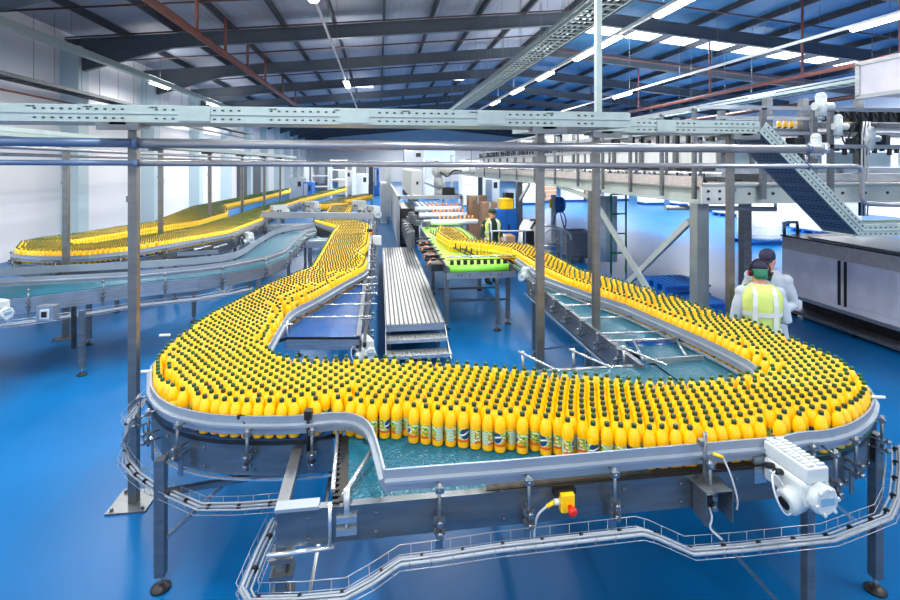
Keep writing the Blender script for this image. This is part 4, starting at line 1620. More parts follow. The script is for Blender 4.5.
# ---------------------------------------------------------------- lime green conveyor
gx0, gx1 = 1.14, 2.19
gy0 = W(470, 266, ZB)[1]
t = thing('lime_conveyor', 'lime green belt conveyor meeting the right arm of bottles', 'conveyor', (1.65, gy0, 0))
MB().box(gx0, gx1, gy0 + .05, 13.8, ZB - .03, ZB).build('belt', GREENBELT, t)
MB().tube([(gx0 + .02, gy0 + .03, ZB - .06), (gx1 - .02, gy0 + .03, ZB - .06)], .06, 16).build('end_roller', GREENROLL, t)
g = MB().box(gx0 - .03, gx1 + .1, gy0 - .06, gy0 - .045, .86, .965)
for x in (1.3, 1.36, 1.5, 1.85, 1.98, 2.03):
    g.tube([(x, gy0 - .06, .92), (x, gy0 - .066, .92)], .012, 8, 1)
g.build('end_plate', [STEEL, DARKM], t)
for x in (gx0 - .04, gx1 + .0):
    MB().box(x, x + .03, gy0 - .05, 13.7, .88, 1.08).build('side_frame', STEEL_DARK, t)
g = MB().tube([(gx0, gy0 + .16, 1.14), (gx1 + .12, gy0 + .12, 1.14)], .008, 8)
for i in range(9):
    x = gx0 + .08 + i * .115
    g.box(x - .03, x + .03, gy0 + .1, gy0 + .16, ZB + .005, ZB + .07)
g.build('bottle_stop_comb', DARKM, t)
MB().tube([(gx0, gy0 + .18, 1.19), (gx1 + .15, gy0 + .14, 1.19)], .016, 8).build('cross_rod', ROD, t)
for dx in (0, .12):
    pts = [(1.22 + dx, 12.2, 1.14), (1.36 + dx, 10.4, 1.14), (1.6 + dx, gy0 + .35, 1.14)]
    g = MB().tube(pts, .014, 8)
    for q, d in along(pts, .3, .1):
        g.tube([q + Vector((0, 0, 0)), q + Vector((0, 0, .1))], .012, 6)
    g.build('guide_bar', DARKM, t)
for x, y in ((gx0 - .02, gy0 + .05), (gx1 + .02, gy0 + .2), (gx0, gy0 + 2.4), (gx1, gy0 + 2.6)):
    leg(t, x, y, .9, .07)
for y in (gy0 + .6, gy0 + 1.5):
    MB().box(gx0, gx1 + .1, y, y + .04, .3, .34).build('cross_brace', STEEL_DARK, t)
for i in range(7):
    y = gy0 + .3 + i * .42
    MB().cbox((gx0 - .16, y, 1.0 - .05 * (i % 2)), (.2, .16, .12), .2 * (i % 3)).tube([(gx0 - .35, y + .1, 1.12), (gx0, y + .1, 1.12)], .014, 6).build('drive_unit', STEEL_DARK if i % 2 else DARKM, t)
for i in range(4):
    y = gy0 + .5 + i * .7
    MB().tube(smooth_path([(gx0 - .3, y, 1.0), (gx0 - .2, y + .1, 1.12), (gx0 - .06, y + .05, 1.02)]), .013, 6).build('copper_hose', COPPER, t)

# ---------------------------------------------------------------- packing machine at the end of the lime belt
t = thing('packing_machine', 'big packing machine with white gripper bars beyond the lime green belt', 'packing machine', (1.8, 16, 0))
for (py, pl, pr, Y, zz) in ((222.5, 424, 479, 13.6, 0), (215.5, 419, 468, 14.6, 0), (209, 415, 462, 15.6, 0)):
    a, b = D(pl, py, Y), D(pr, py, Y)
    MB().tube([(a[0], a[1], a[2]), (b[0], a[1], a[2])], .075, 12).build('gripper_bar', WHITEP, t)
    g = MB()
    for i in range(9):
        x = a[0] + (b[0] - a[0]) * (.3 + .62 * i / 8)
        g.tube([(x, a[1] + .1, a[2] - .05), (x, a[1] + .1, a[2] + .16)], .03, 6)
    g.build('gripper_heads', COPPER, t)
fx0, fx1, fy = .63, 2.75, 16.9
g = MB()
for x in (fx0, fx1):
    g.box(x - .05, x + .05, fy - .05, fy + .05, 0, 1.72)
    g.box(x - .05, x + .05, fy + 5, fy + 5.1, 0, 1.72)
g.box(fx0, fx1, fy - .05, fy + .05, 1.62, 1.74)
g.box(fx0 - .04, fx0 + .04, fy, fy + 14, 1.62, 1.74)
g.box(fx1 - .04, fx1 + .04, fy, fy + 14, 1.62, 1.74)
g.build('guard_frame', STEEL, t)
MB().box(fx0 - .02, fx0 + .02, fy + .06, fy + 14, .1, 1.6).build('guard_panel', CREAM, t)
MB().box(fx0 + .1, fx0 + .7, fy + .2, fy + 3, .1, 1.3).build('machine_body', DARKM, t, .02)
g = MB()
for i in range(16):
    g.cbox((fx0 + .25 + random.random() * .8, 13.4 + i * .22, 1.0 + random.random() * .35), (.18, .12, .14), random.random())
    g.box(fx0 + .1 + .05 * (i % 3), fx0 + .22 + .1 * (i % 2), 13.42 + i * .22, 13.56 + i * .22, .55, .98)
g.build('valve_blocks', STEEL_DARK, t)
g = MB()
for i in range(8):
    g.box(1.0 + i * .2, 1.1 + i * .2, fy + .6, fy + 6, 1.05, 1.1)
g.build('crate_lanes', STEEL, t)

x, y, z = D(411, 172, 19.5)
x2 = D(422.5, 172, 19.5)[0]
t = thing('control_cabinet', 'white control cabinet standing tall on the packing machine', 'cabinet', ((x + x2) / 2, y, 1.5))
MB().box(x, x2, y, y + 8, 1.5, 2.55).build('body', WHITEP, t, .02)
MB().box(x + .02, x2 - .02, y - .02, y, 1.54, 2.5).build('door', WHITEP, t)
MB().box(x + .2, x + .28, y - .04, y - .02, 2.0, 2.12).build('handle', BLACK, t)
g = MB()
for i in range(5):
    g.box(x - .012, x, y + .2 + i * 1.5, y + 1.5 + i * 1.5, 1.55, 2.5)
g.build('side_doors', CREAM, t)
MB().box(x, x2, y + 2, y + 2.1, 1.2, 1.5).box(x, x2, y + 7, y + 7.1, 1.2, 1.5).build('stand', STEEL_DARK, t)

# robot / pick head
x, y, z = D(446, 190, 18.5)
t = thing('pick_arm', 'grey robot arm with a black gripper box over the packing machine', 'robot arm', (x, y, 1.2))
MB().tube([D(440, 198, 19.5), D(440, 183, 19.5)], .22, 14).build('base', CREAM, t)
MB().tube([D(440, 186, 19.3), D(438, 172, 19.2)], [.24, .17], 12).build('lower_arm', CREAM, t)
MB().ball(D(438, 171, 19.1), .25, 12).build('elbow', CREAM, t)
MB().tube([D(438, 171, 19.0), D(472, 170, 18.8)], [.18, .11], 12).build('upper_arm', CREAM, t)
MB().ball(D(472, 170, 18.8), .16, 12).build('wrist', CREAM, t)
a = D(443, 187.5, 18.3)
b = D(455, 195.5, 18.3)
MB().box(a[0], b[0], a[1], a[1] + .4, b[2], a[2]).build('gripper', BLACK, t, .01)
MB().tube(smooth_path([D(440, 172, 18.7), D(448, 178, 18.6), D(452, 170, 18.6), D(462, 171, 18.6)]), .03, 6).build('hose', DCABLE, t)

# ---------------------------------------------------------------- stand-alone columns along the aisle
def column(px, Y, w, label):
    x, y, _ = D(px, 200, Y)
    o = MB().box(x - w / 2, x + w / 2, y - w / 2, y + w / 2, 0, 3.0).build('wall_column', CREAM)
    structure(o)


column(388, 27.5, .3, '')
column(354, 37, .3, '')
column(306.5, 40, .35, '')
x, y, _ = D(382.6, 205, 24)
t = thing('cabinet', 'narrow grey cabinet against the aisle column', 'cabinet', (x, y, 0))
MB().box(x - .1, x + .2, y, y + 2.5, 0, 1.9).build('body', CREAM, t, .01)
MB().box(x - .08, x + .18, y - .02, y, .1, 1.85).build('door', STEEL, t)

# portal guard over the far end of the left arm
a, b = D(262, 212, 14.6), D(372, 211.5, 14.2)
t = thing('guard_bridge', 'grey steel bridge crossing above the far end of the left bottle lane', 'guard rail', (a[0], a[1], 0))
MB().bar((a[0], a[1], 1.33), (b[0], b[1], 1.33), .1, .17).build('beam', RAILM, t)
for x, y in ((b[0], b[1]), (a[0] + .1, a[1]), (a[0] + .45, a[1])):
    MB().box(x - .04, x + .04, y - .04, y + .04, 0, 1.26).build('leg', STEEL, t)
x, y, z = D(369.5, 236, 11.3)
t = thing('beacon', 'small amber warning beacon on the far end of the inner frame', 'warning light', (x, y, 1.1))
MB().box(x - .02, x + .02, y - .02, y + .02, 1.1, 1.2).build('stem', STEEL, t)
MB().tube([(x, y, 1.2), (x, y, 1.27)], .055, 12).build('lens', ORANGEP, t)
MB().tube([(x, y, 1.27), (x, y, 1.34)], .06, 12).build('cap', BLACK, t)
x, y, z = D(377, 238, 10.8)
t = thing('terminal_box', 'pale terminal box on a stalk beside the far left lane', 'terminal box', (x, y, 0))
MB().box(x - .09, x + .09, y - .06, y + .06, 1.06, 1.25).build('box', WHITEP, t, .01)
MB().box(x - .025, x + .025, y - .02, y + .03, 0, 1.06).build('stalk', STEEL, t)


# ---------------------------------------------------------------- walkway platform on the right
PX, PY = 4.2, 6.2
COLM = mat('galvanised_column', (132, 142, 146), 0.45, 0.4, vary=.15, vscale=4)
t = thing('mezzanine_platform', 'raised steel platform with handrails carrying the filling line at right', 'platform', (PX, PY, 0))
g = MB()
for (a, b) in (((PX, PY), (PX, 27.0)),):
    g.box(PX - .05, PX + .05, PY, 27, 2.24, 2.26)
    g.box(PX - .05, PX + .05, PY, 27, 2.44, 2.46)
    g.box(PX + .01, PX + .03, PY, 27, 2.24, 2.46)
g.build('side_beam', MEZZ, t)
g = MB().box(PX - .05, 10.5, PY - .06, PY - .04, 2.24, 2.5).box(PX - .05, 10.5, PY - .1, PY, 2.24, 2.26).box(PX - .05, 10.5, PY - .1, PY, 2.48, 2.5)
for i in range(14):
    g.tube([(4.5 + i * .35, PY - .06, 2.37), (4.5 + i * .35, PY - .07, 2.37)], .02, 8, 1)
g.build('front_beam', [MEZZ, DARKM], t)
g = MB().box(PX - .07, PX + .3, PY - .12, PY - .1, 2.25, 2.47)
for i in range(2):
    for j in range(2):
        g.tube([(PX + .02 + i * .16, PY - .12, 2.31 + j * .1), (PX + .02 + i * .16, PY - .135, 2.31 + j * .1)], .018, 8, 1)
g.build('joint_plate', [CREAM, DARKM], t)
MB().box(PX - .02, 10.5, PY - .02, 27, 2.46, 2.5).build('deck', TREADM, t)
MB().box(PX - .06, PX - .04, PY - .1, 27, 2.46, 2.6).build('kick_plate', TREADM, t)
for (x, y) in ((PX + .03, PY + .08), (PX, 9.6), (PX, 15.0), (PX, 21), (10.1, PY + .2)):
    g = MB().box(x - .085, x + .085, y - .085, y + .085, 0, 2.24)
    g.box(x - .16, x + .16, y - .16, y + .16, 0, .02)
    g.build('column', COLM if y < 7 else STEEL_DARK, t, .004)
x, y, _ = D(745, 250, 8.6)
MB().box(x - .07, x + .07, y - .07, y + .07, 0, 2.24).build('column', STEEL_DARK, t)
MB().bar((PX, PY + .25, 1.98), (PX, 8.3, .66), .05, .09).build('brace', MEZZ, t)
MB().bar((PX - .05, 9.5, 2.1), (PX - .05, 7.3, .72), .05, .1).build('brace', MEZZ, t)
MB().box(PX - .15, PX + .15, 7.1, 7.4, .66, .69).build('brace_foot', DARKM, t)
MB().bar((PX, 9.7, 2.1), (PX, 11.5, 2.24), .05, .08).build('knee_brace', MEZZ, t)
MB().bar((PX, 14.9, 1.7), (PX, 13.9, 2.24), .05, .1).build('knee_brace', CREAM, t)
ys = [PY + .02, 7.0, 7.95, 9.0, 10.2, 11.6, 13.2, 15.0, 17.2, 19.8, 22.6]
for y in ys:
    MB().box(PX - .1, PX - .06, y - .03, y + .03, 2.3, 3.5).build('handrail_post', STEEL_DARK, t)
for y in [6.6] + [a + .45 for a in ys[1:8]]:
    MB().box(PX + .25, PX + .28, y - .02, y + .02, 2.5, 3.1).build('inner_post', STEEL_DARK, t)
for (z, nm) in ((3.5, 'top_rail'), (3.0, 'middle_rail')):
    g = MB().box(PX - .1, PX - .06, PY, 24, z - .025, z + .025).box(PX - .1, 10.5, PY - .15, PY - .1, z - .025, z + .025)
    g.build(nm, STEEL, t)
for x in (5.0, 5.75, 6.0, 7.3, 8.3):
    MB().box(x - .035, x + .035, PY - .15, PY - .1, 2.3, 3.5).build('handrail_post', STEEL_DARK, t)
MB().tube([(PX - .2, PY + .5, 2.15), (5.8, PY + .6, 2.1)], .035, 10).tube([(5.8, PY + .6, 2.1), (5.8, PY + .6, 2.25)], .02, 8).build('underslung_pipe', STEEL, t)

# ---------------------------------------------------------------- filling line on the platform
t = thing('filling_line', 'stainless filling and conveying line standing on the raised platform', 'filling machine', (6, 9, 2.5))
for y in np.arange(6.9, 25, 1.15):
    for x in (5.0, 6.4):
        MB().box(x - .04, x + .04, y - .04, y + .04, 2.5, 3.55).build('frame_post', STEEL_DARK, t)
for z, hgt in ((2.72, .05), (3.05, .06), (3.3, .09)):
    g = MB().box(4.94, 5.0, 6.8, 25, z, z + hgt).box(6.4, 6.46, 6.8, 25, z, z + hgt)
    g.build('frame_rail', STEEL, t)
MB().box(5.0, 6.4, 6.9, 25, 3.26, 3.3).build('conveyor_bed', STEEL_DARK, t)
for i, y in enumerate(np.arange(7.05, 24.5, 1.15)):
    MB().box(5.02, 5.05, y, y + 1.0, 2.75, 3.03).build('white_panel', WHITEP if i % 3 else CREAM, t)
    MB().box(5.15, 6.3, y + .2, y + .8, 2.52, 2.72).build('drive_box', STEEL_DARK, t)
g = MB()
for i in range(60):
    y = 6.95 + i * .3
    g.box(4.9, 4.94, y, y + .07, 3.1, 3.2 + .1 * ((i * 7) % 3) / 2)
g.build('clamp_row', DARKM, t)
for i in range(6):
    y = 11.4 + i * 2.4
    MB().cbox((5.5, y, 3.5), (.6, .5, .35)).build('white_box', WHITEP if i % 2 else CREAM, t, .02)
MB().tube([(4.75, 6.5, 2.62), (4.75, 24, 2.62)], .04, 8).build('drip_pipe', ROD, t)
g = MB()
for i in range(14):
    y = 6.75 + i * .33
    g.tube([(4.62, y, 2.5), (4.62, y, 2.56), (4.62, y, 2.64)], [.05, .02, .02], 8)
g.build('machine_feet', DARKM, t)

# transverse part facing the viewer at far right
FY = 6.9
t = thing('rinser_machine', 'stainless machine with pipework and a large sheet hood at the far right', 'filling machine', (7.2, FY, 2.5))
for x in (5.75, 6.35, 7.3, 8.4, 9.3):
    MB().box(x - .05, x + .05, FY - .05, FY + .05, 2.5, 3.75).build('frame_post', STEEL_DARK, t)
for z, hh, m in ((2.62, .09, ROD), (2.98, .07, STEEL), (3.2, .05, STEEL), (3.42, .05, STEEL)):
    MB().box(4.9, 10.2, FY - .07, FY - .02, z, z + hh).build('frame_rail', m, t)
MB().box(4.9, 10.2, FY, FY + .5, 3.18, 3.22).build('bottle_shelf', STEEL, t)
MB().box(5.6, 10.2, FY - .25, FY + .6, 2.5, 2.6).build('lower_trough', STEEL, t)
MB().box(5.6, 10.2, FY - .28, FY - .26, 2.52, 2.62).build('trough_lip', ROD, t)
for i in range(7):
    x = 5.2 + i * .62
    MB().box(x, x + .42, FY + .2, FY + .26, 2.72, 2.95).build('window_panel', mat('pale_blue_panel', (196, 222, 238), .3) if i == 0 else MATS['pale_blue_panel'], t)
g = MB()
for i in range(40):
    x = 5.0 + i * .13
    g.box(x, x + .05, FY - .1, FY - .06, 2.9 + .03 * (i % 3), 3.0)
g.build('nozzle_row', DARKM, t)
for i in range(8):
    MB().cbox((5.2 + i * .5, FY - .02, 3.08 + .05 * (i % 2)), (.22, .14, .16), .1 * i).build('valve_block', DARKM, t)
# hood face runs towards the viewer over the machine housing
hx = 6.2
hy = RX(857, hx)
zt, zb_ = D(857, 65, depth(hx, hy))[2], D(857, 97, depth(hx, hy))[2]
hd = thing('sheet_hood', 'big plain stainless hood cut off by the top right edge of the picture', 'hood', (7.3, 4.6, 1.5))
MB().box(hx, 8.4, 3.2, hy, zb_, zt).build('body', CABINETM, hd, .01)
MB().box(hx - .02, hx + .03, 3.2, hy + .01, zb_ - .03, zb_ + .02).box(hx - .02, hx + .03, hy - .05, hy + .01, zb_, zt).box(hx - .02, hx + .05, 3.2, hy + .01, zt - .02, zt + .03).build('trim', STEEL, hd)
for y in (3.4, 5.2):
    MB().box(8.2, 8.3, y, y + .1, 1.5, zb_).build('leg', STEEL_DARK, hd)
hx, hy = D(866, 105, 7.0)[0], FY - .15
MB().box(hx - .15, hx + 3.4, hy - .05, hy + .9, zb_ - .32, zb_ - .26).build('hood_shelf', STEEL_DARK, t)
g = MB()
for i in range(9):
    g.cbox((hx + .05 + i * .16, hy, zb_ - .14), (.12, .2, .2), .2 * (i % 3))
    g.tube([(hx + i * .16, hy - .1, zb_ - .05), (hx + .1 + i * .16, hy - .1, zb_ - .2)], .02, 6)
g.build('valve_bank', DARKM, t)
g = MB()
for i in range(4):
    g.tube(smooth_path([(hx + .2 + i * .2, hy - .08, zb_ - .28), (hx + .1 + i * .1, hy - .12, zb_ - .5), (hx + .3, hy - .1, zb_ - .7)]), .012, 6)
g.build('loose_cables', DCABLE, t)
g = MB()
x = RY(862, FY - .25)
g.tube([(x, hy - .1, 2.0), (x, hy - .1, zb_ - .25)], .045, 10)
g.build('cable_conduit', DARKM, t)
g = MB()
for k in range(3):
    g.tube([(x - .06 + k * .05, hy - .15, 2.0), (x - .05 + k * .05, hy - .15, 3.2), (x - .02 + k * .05, hy - .15, zb_ - .25)], .012, 6)
g.build('conduit_cables', CABLE, t)
# white valves
for (px, py, Y, s, lab) in ((821, 108, 6.1, 1.0, 'white actuator standing above the handrail of the rinser'), (838, 128, 6.8, .9, 'white actuator hanging below the handrail left of the hood'),
                            (816, 148, 6.5, 1.0, 'white gearbox with a grey cable below the handrail of the rinser'), (871, 140, 6.7, .8, 'small white gearbox right of the black conduit')):
    x, y, z = D(px, py, Y)
    v = thing('actuator', lab, 'actuator', (x, y, z - .12))
    MB().tube([(x, y, z - .1), (x, y, z + .12)], .06 * s, 12).ball((x, y, z + .13), .062 * s, 10).build('body', MOTORM, v)
    MB().tube([(x - .09 * s, y, z + .02), (x + .15 * s, y, z + .02)], .05 * s, 12).build('side_drive', MOTORM, v)
    MB().tube([(x, y, z - .14), (x, y, z - .09)], .035 * s, 10).build('flange', STEEL, v)
# bottles on the rinser shelf
k = 0
src = None
for i in range(13):
    px = 779 + i * 6.2 if i < 5 else 800 + i * 4.9
    if 808 < px < 830:
        continue
    x = RY(px, FY + .2)
    b = thing('squash_bottle', 'small yellow bottle on the rinser shelf below the handrail at right', 'bottle', (x, FY + .2, 3.22), 0, 'yellow bottles on the rinser shelf')
    for nm, me in (('body', BODY_ME), ('cap', CAP_ME), ('paper_label', LABEL_ME)):
        c = bpy.data.objects.new(nm, me)
        COL.objects.link(c)
        c.parent = b

# ---------------------------------------------------------------- cabinet-like machine base at lower right
t = thing('machine_cabinet', 'long stainless machine housing with two panels and tread-pattern top strip', 'machine housing', (7.6, 6, 0))
ya, yb = 8.75, 2.8
X7 = 7.6


def zy(y, za, zb__):
    return za + (zb__ - za) * (y - ya) / (yb - ya)


MB().box(X7, X7 + 1.6, yb, ya, .32, 1.42).build('body', CABINETM, t, .01)
MB().box(X7 - .012, X7, yb, ya - .02, 1.17, 1.4).build('tread_strip', TREADM, t)
for (pa, pb) in ((795, 838), (848, 899), (911, 980)):
    y_a, y_b = RX(pa, X7), RX(pb, X7)
    MB().box(X7 - .02, X7, y_b, y_a, .46, 1.14).build('panel', CABINETM, t, .006)
for pa in (840, 846):
    y_a = RX(pa, X7)
    MB().box(X7 - .03, X7, y_a - .014, y_a + .014, .42, 1.16).build('divider', DARKM, t)
MB().box(X7 - .02, X7 + 1.6, yb, ya + .02, 1.4, 1.425).build('top_edge', DARKM, t)
MB().box(X7 - .03, X7 + .02, yb, ya, .3, .36).build('bottom_rail', STEEL, t)
MB().box(X7 + .25, X7 + 1.5, yb, ya - .2, .0, .3).build('plinth', DARKM, t)
MB().box(X7 - .15, X7 + .1, yb, ya - .1, .06, .12).build('foot_rail', STEEL_DARK, t)
for y in (8.4, 7.2, 6.0, 4.6):
    MB().cyl((X7 - .05, y), .05, 0, .06, 10).build('foot', BLACK, t)
pts = [(X7 + .05, ya + .0, 1.38), (X7 + .05, ya, 1.6), (X7 + .08, ya - .02, 1.66), (X7 + .3, ya - .02, 1.66), (X7 + .33, ya, 1.6), (X7 + .33, ya, 1.38)]
MB().tube(pts, .03, 10).build('grab_handle', STEEL, t)
MB().box(X7 + .1, X7 + 1.55, yb, ya - .5, 1.42, 1.45).build('top_cover', STEEL_DARK, t)


# ---------------------------------------------------------------- people
def remesh(gs, name, mats, parent, voxel, smooth=4):
    """union overlapping forms into one continuous skin"""
    me = gs.mesh(name, mats)
    o = bpy.data.objects.new(name, me)
    COL.objects.link(o)
    r = o.modifiers.new('union', 'REMESH')
    r.mode = 'VOXEL'
    r.voxel_size = voxel
    s = o.modifiers.new('soft', 'SMOOTH')
    s.factor = .5
    s.iterations = smooth
    dg = bpy.context.evaluated_depsgraph_get()
    nm = bpy.data.meshes.new_from_object(o.evaluated_get(dg))
    nm.polygons.foreach_set('use_smooth', [True] * len(nm.polygons))
    o.modifiers.clear()
    o.data = nm
    bpy.data.meshes.remove(me)
    nm.name = name
    o.parent = parent
    return o


def rings(g, rr, n=20):
    """stack of (x, y, z, rx, ry) ellipses"""
    vs = []
    for (x, y, z, rx, ry) in rr:
        for j in range(n):
            a = 2 * math.pi * j / n
            vs.append((x + rx * math.cos(a), y + ry * math.sin(a), z))
    k = len(rr)
    fs = [(i * n + j, i * n + (j + 1) % n, (i + 1) * n + (j + 1) % n, (i + 1) * n + j) for i in range(k - 1) for j in range(n)]
    fs.append(tuple(range(n))[::-1])
    fs.append(tuple(range((k - 1) * n, k * n)))
    g.add(vs, fs, 0, True)


def person(loc, rz, label, hgt=1.76, outfit='vest', arms='down', headturn=0.0, nod=0.0, ear=False):
    """faces local -y"""
    t = thing('person', label, 'person', loc, rz)
    s = hgt / 1.76
    V = lambda x, y, z: (x * s, y * s, z * s)
    g = MB()
    rings(g, [V(0, .0, .86) + (.155 * s, .11 * s), V(0, 0, .95) + (.165 * s, .115 * s), V(0, 0, 1.08) + (.14 * s, .1 * s), V(0, 0, 1.25) + (.165 * s, .115 * s),
              V(0, 0, 1.38) + (.175 * s, .11 * s), V(0, 0, 1.45) + (.12 * s, .085 * s), V(0, 0, 1.49) + (.06 * s, .06 * s)])
    g.tube([V(0, .005, 1.44), V(0, -.015, 1.56)], .058 * s, 14)
    sh = {}
    for q in (-1, 1):
        if arms == 'down':
            A = [V(q * .185, 0, 1.41), V(q * .235, .03, 1.12), V(q * .225, -.06, .88)]
        elif arms == 'front':
            A = [V(q * .185, 0, 1.41), V(q * .25, .02, 1.13), V(q * .13, -.22, 1.06)]
        else:
            A = [V(q * .185, 0, 1.41), V(q * .24, .0, 1.13), V(q * .2, -.2, .98)]
        sh[q] = A
        g.tube([A[0], tuple(np.array(A[0]) * .5 + np.array(A[1]) * .5), A[1]], [.052 * s, .048 * s, .041 * s], 12)
        g.tube([A[1], A[2]], [.042 * s, .029 * s], 12)
        g.ball(A[0], .052 * s, 10)
        # hand: palm, four fingers, thumb
        d = (Vector(A[2]) - Vector(A[1])).normalized()
        side = d.cross(Vector((0, 1, 0))) if abs(d.y) < .9 else Vector((1, 0, 0))
        side.normalize()
        pn = d.cross(side).normalized()
        wv = Vector(A[2])
        for k in range(4):
            oo = pn * ((k - 1.5) * .021 * s)
            L = (.075, .085, .08, .062)[k] * s
            b0 = wv + d * .02 * s + oo * .7
            b1 = wv + d * .095 * s + oo
            b2 = b1 + d * L * .5 + side * (.012 * s)
            b3 = b2 + d * L * .4 + side * (.028 * s)
            g.tube([b0, b1, b2, b3], [.015 * s, .0115 * s, .0098 * s, .008 * s], 8)
        b0 = wv + d * .03 * s - pn * .025 * s
        g.tube([b0, b0 + d * .04 * s - pn * .03 * s + side * .01 * s, b0 + d * .08 * s - pn * .035 * s + side * .02 * s], [.014 * s, .0115 * s, .009 * s], 8)
    for q in (-1, 1):
        g.tube([V(q * .09, 0, .9), V(q * .1, -.01, .5), V(q * .1, .02, .1)], [.09 * s, .058 * s, .038 * s], 12)
        g.tube([V(q * .1, .04, .05), V(q * .105, -.16, .035)], [.045 * s, .036 * s], 10)
    # head
    Mh = Euler((nod, 0, headturn)).to_matrix()
    hc = Vector(V(0, -.03, 1.615))

    def h(x, y, z):
        q = Mh @ Vector((x * s, y * s, z * s))
        return (hc + q)[:]
    hv = []
    n = 20
    prof = [(-.115, .03, .035, -.03), (-.1, .05, .06, -.025), (-.06, .066, .08, -.012), (0, .074, .093, 0), (.05, .075, .095, .004), (.09, .06, .078, .006), (.112, .03, .04, .006)]
    for (z, rx, ry, yo) in prof:
        for j in range(n):
            a = 2 * math.pi * j / n
            hv.append(h(rx * math.cos(a), yo + ry * math.sin(a), z))
    fs = [(i * n + j, i * n + (j + 1) % n, (i + 1) * n + (j + 1) % n, (i + 1) * n + j) for i in range(len(prof) - 1) for j in range(n)]
    fs += [tuple(range(n))[::-1], tuple(range((len(prof) - 1) * n, len(prof) * n))]
    g.add(hv, fs, 0, True)
    g.tube([h(0, -.09, .02), h(0, -.115, -.025), h(0, -.095, -.035)], [.01 * s, .016 * s, .012 * s], 8)
    g.tube([h(-.024, -.088, -.062), h(0, -.097, -.06), h(.024, -.088, -.062)], .009 * s, 8)
    for q in (-1, 1):
        g.ball(h(q * .076, .008, -.01), (.013 * s, .024 * s, .034 * s), 8)
        g.ball(h(q * .032, -.083, .012), .013 * s, 8)
    remesh(g, 'body', [SKIN], t, .009)
    for q in (-1, 1):
        g = MB().ball(h(q * .032, -.092, .012), .008 * s, 8)
        g.build('eye', BLACK, t, 0, local=True)

    def torso(grow, z0, z1):
        base = [(.84, .165, .12), (.95, .172, .125), (1.08, .15, .112), (1.25, .178, .128), (1.38, .19, .125), (1.44, .16, .112), (1.475, .115, .09), (1.51, .075, .075)]
        out = []
        for z in np.linspace(z0, z1, 14):
            rx = np.interp(z, [b[0] for b in base], [b[1] for b in base]) + grow
            ry = np.interp(z, [b[0] for b in base], [b[2] for b in base]) + grow
            flare = max(0, .95 - z) * .16
            out.append((0, 0, z * s, (rx + flare) * s, (ry + flare) * s))
        return out

    def sleeves(g, grow, end=1.0):
        for q in (-1, 1):
            A = [Vector(a) for a in sh[q]]
            e = A[1].lerp(A[2], end)
            g.tube([A[0] + Vector((-q * .03, 0, .0)), A[0].lerp(A[1], .5), A[1], e], [.066 * s + grow, .06 * s + grow, .054 * s + grow, .045 * s + grow], 14)
            g.ball(A[0] + Vector((-q * .006, 0, -.006)), .069 * s + grow, 12)
    # trousers and shoes
    g = MB()
    rings(g, [V(0, 0, .82) + (.17 * s, .125 * s), V(0, 0, .98) + (.172 * s, .125 * s)])
    for q in (-1, 1):
        g.tube([V(q * .09, 0, .93), V(q * .1, -.01, .5), V(q * .1, .02, .08)], [.1 * s, .076 * s, .062 * s], 14)
    remesh(g, 'trousers', [TROUS], t, .014)
    for q in (-1, 1):
        MB().tube([V(q * .1, .07, .05), V(q * .103, 0, .055), V(q * .106, -.1, .045), V(q * .107, -.18, .035)], [.045 * s, .052 * s, .046 * s, .034 * s], 12).build('shoe', SHOE, t, 0, local=True)
    if outfit in ('vest', 'coat'):
        g = MB()
        rings(g, torso(.012, .5 if outfit == 'coat' else .55, 1.505))
        sleeves(g, .004, .97)
        remesh(g, 'white_coat', [COATM], t, .013, 6)
        g = MB()
        for q in (-1, 1):
            g.tube([V(q * .05, -.075, 1.49), V(q * .03, -.13, 1.4)], .022 * s, 8)
        g.build('collar', COATM if outfit == 'vest' else DKGREEN, t, 0, local=True)
    else:
        g = MB()
        rings(g, torso(.008, .84, 1.5))
        sleeves(g, 0, .5)
        remesh(g, 'shirt', [DKGREEN], t, .013, 6)
    if outfit in ('vest', 'open_vest'):
        g = MB()
        rr = torso(.036, .72 if outfit == 'vest' else .9, 1.51)
        n = 28
        ids = [j for j in range(n)]
        vs, fs = [], []
        for (x, y, z, rx, ry) in rr:
            for j in range(n):
                a = 2 * math.pi * j / n - math.pi / 2
                # sleeveless: pull the sides in at the armholes
                k = 1.0
                vs.append((x + rx * k * math.cos(a), y + ry * math.sin(a), z))
        gap = (0,) if outfit == 'vest' else (0, 1, n - 1, n - 2, 2, n - 3)
        for i in range(len(rr) - 1):
            for j in range(n):
                if j in gap and outfit != 'vest':
                    continue
                am = 2 * math.pi * (j + .5) / n - math.pi / 2
                if rr[i][2] > 1.22 * s and abs(math.cos(am)) > .9:
                    continue
                fs.append((i * n + j, i * n + (j + 1) % n, (i + 1) * n + (j + 1) % n, (i + 1) * n + j))
        g.add(vs, fs, 0, True)
        o = g.build('hi_vis_vest', HIVIS, t, 0, local=True)
        md = o.modifiers.new('cloth', 'SOLIDIFY')
        md.thickness = .006
        for z in ((1.02, 1.2) if outfit == 'vest' else (1.05, 1.2)):
            r = torso(.045, z - .025, z + .025)
            g = MB()
            vs, fs = [], []
            for (x, y, zz, rx, ry) in (r[0], r[-1]):
                for j in range(n):
                    a = 2 * math.pi * j / n - math.pi / 2
                    vs.append((x + rx * math.cos(a), y + ry * math.sin(a), zz))
            for j in range(n):
                if outfit != 'vest' and j in gap:
                    continue
                fs.append((j, (j + 1) % n, n + (j + 1) % n, n + j))
            g.add(vs, fs, 0, True)
            g.build('reflective_band', REFLECT, t, 0, local=True)
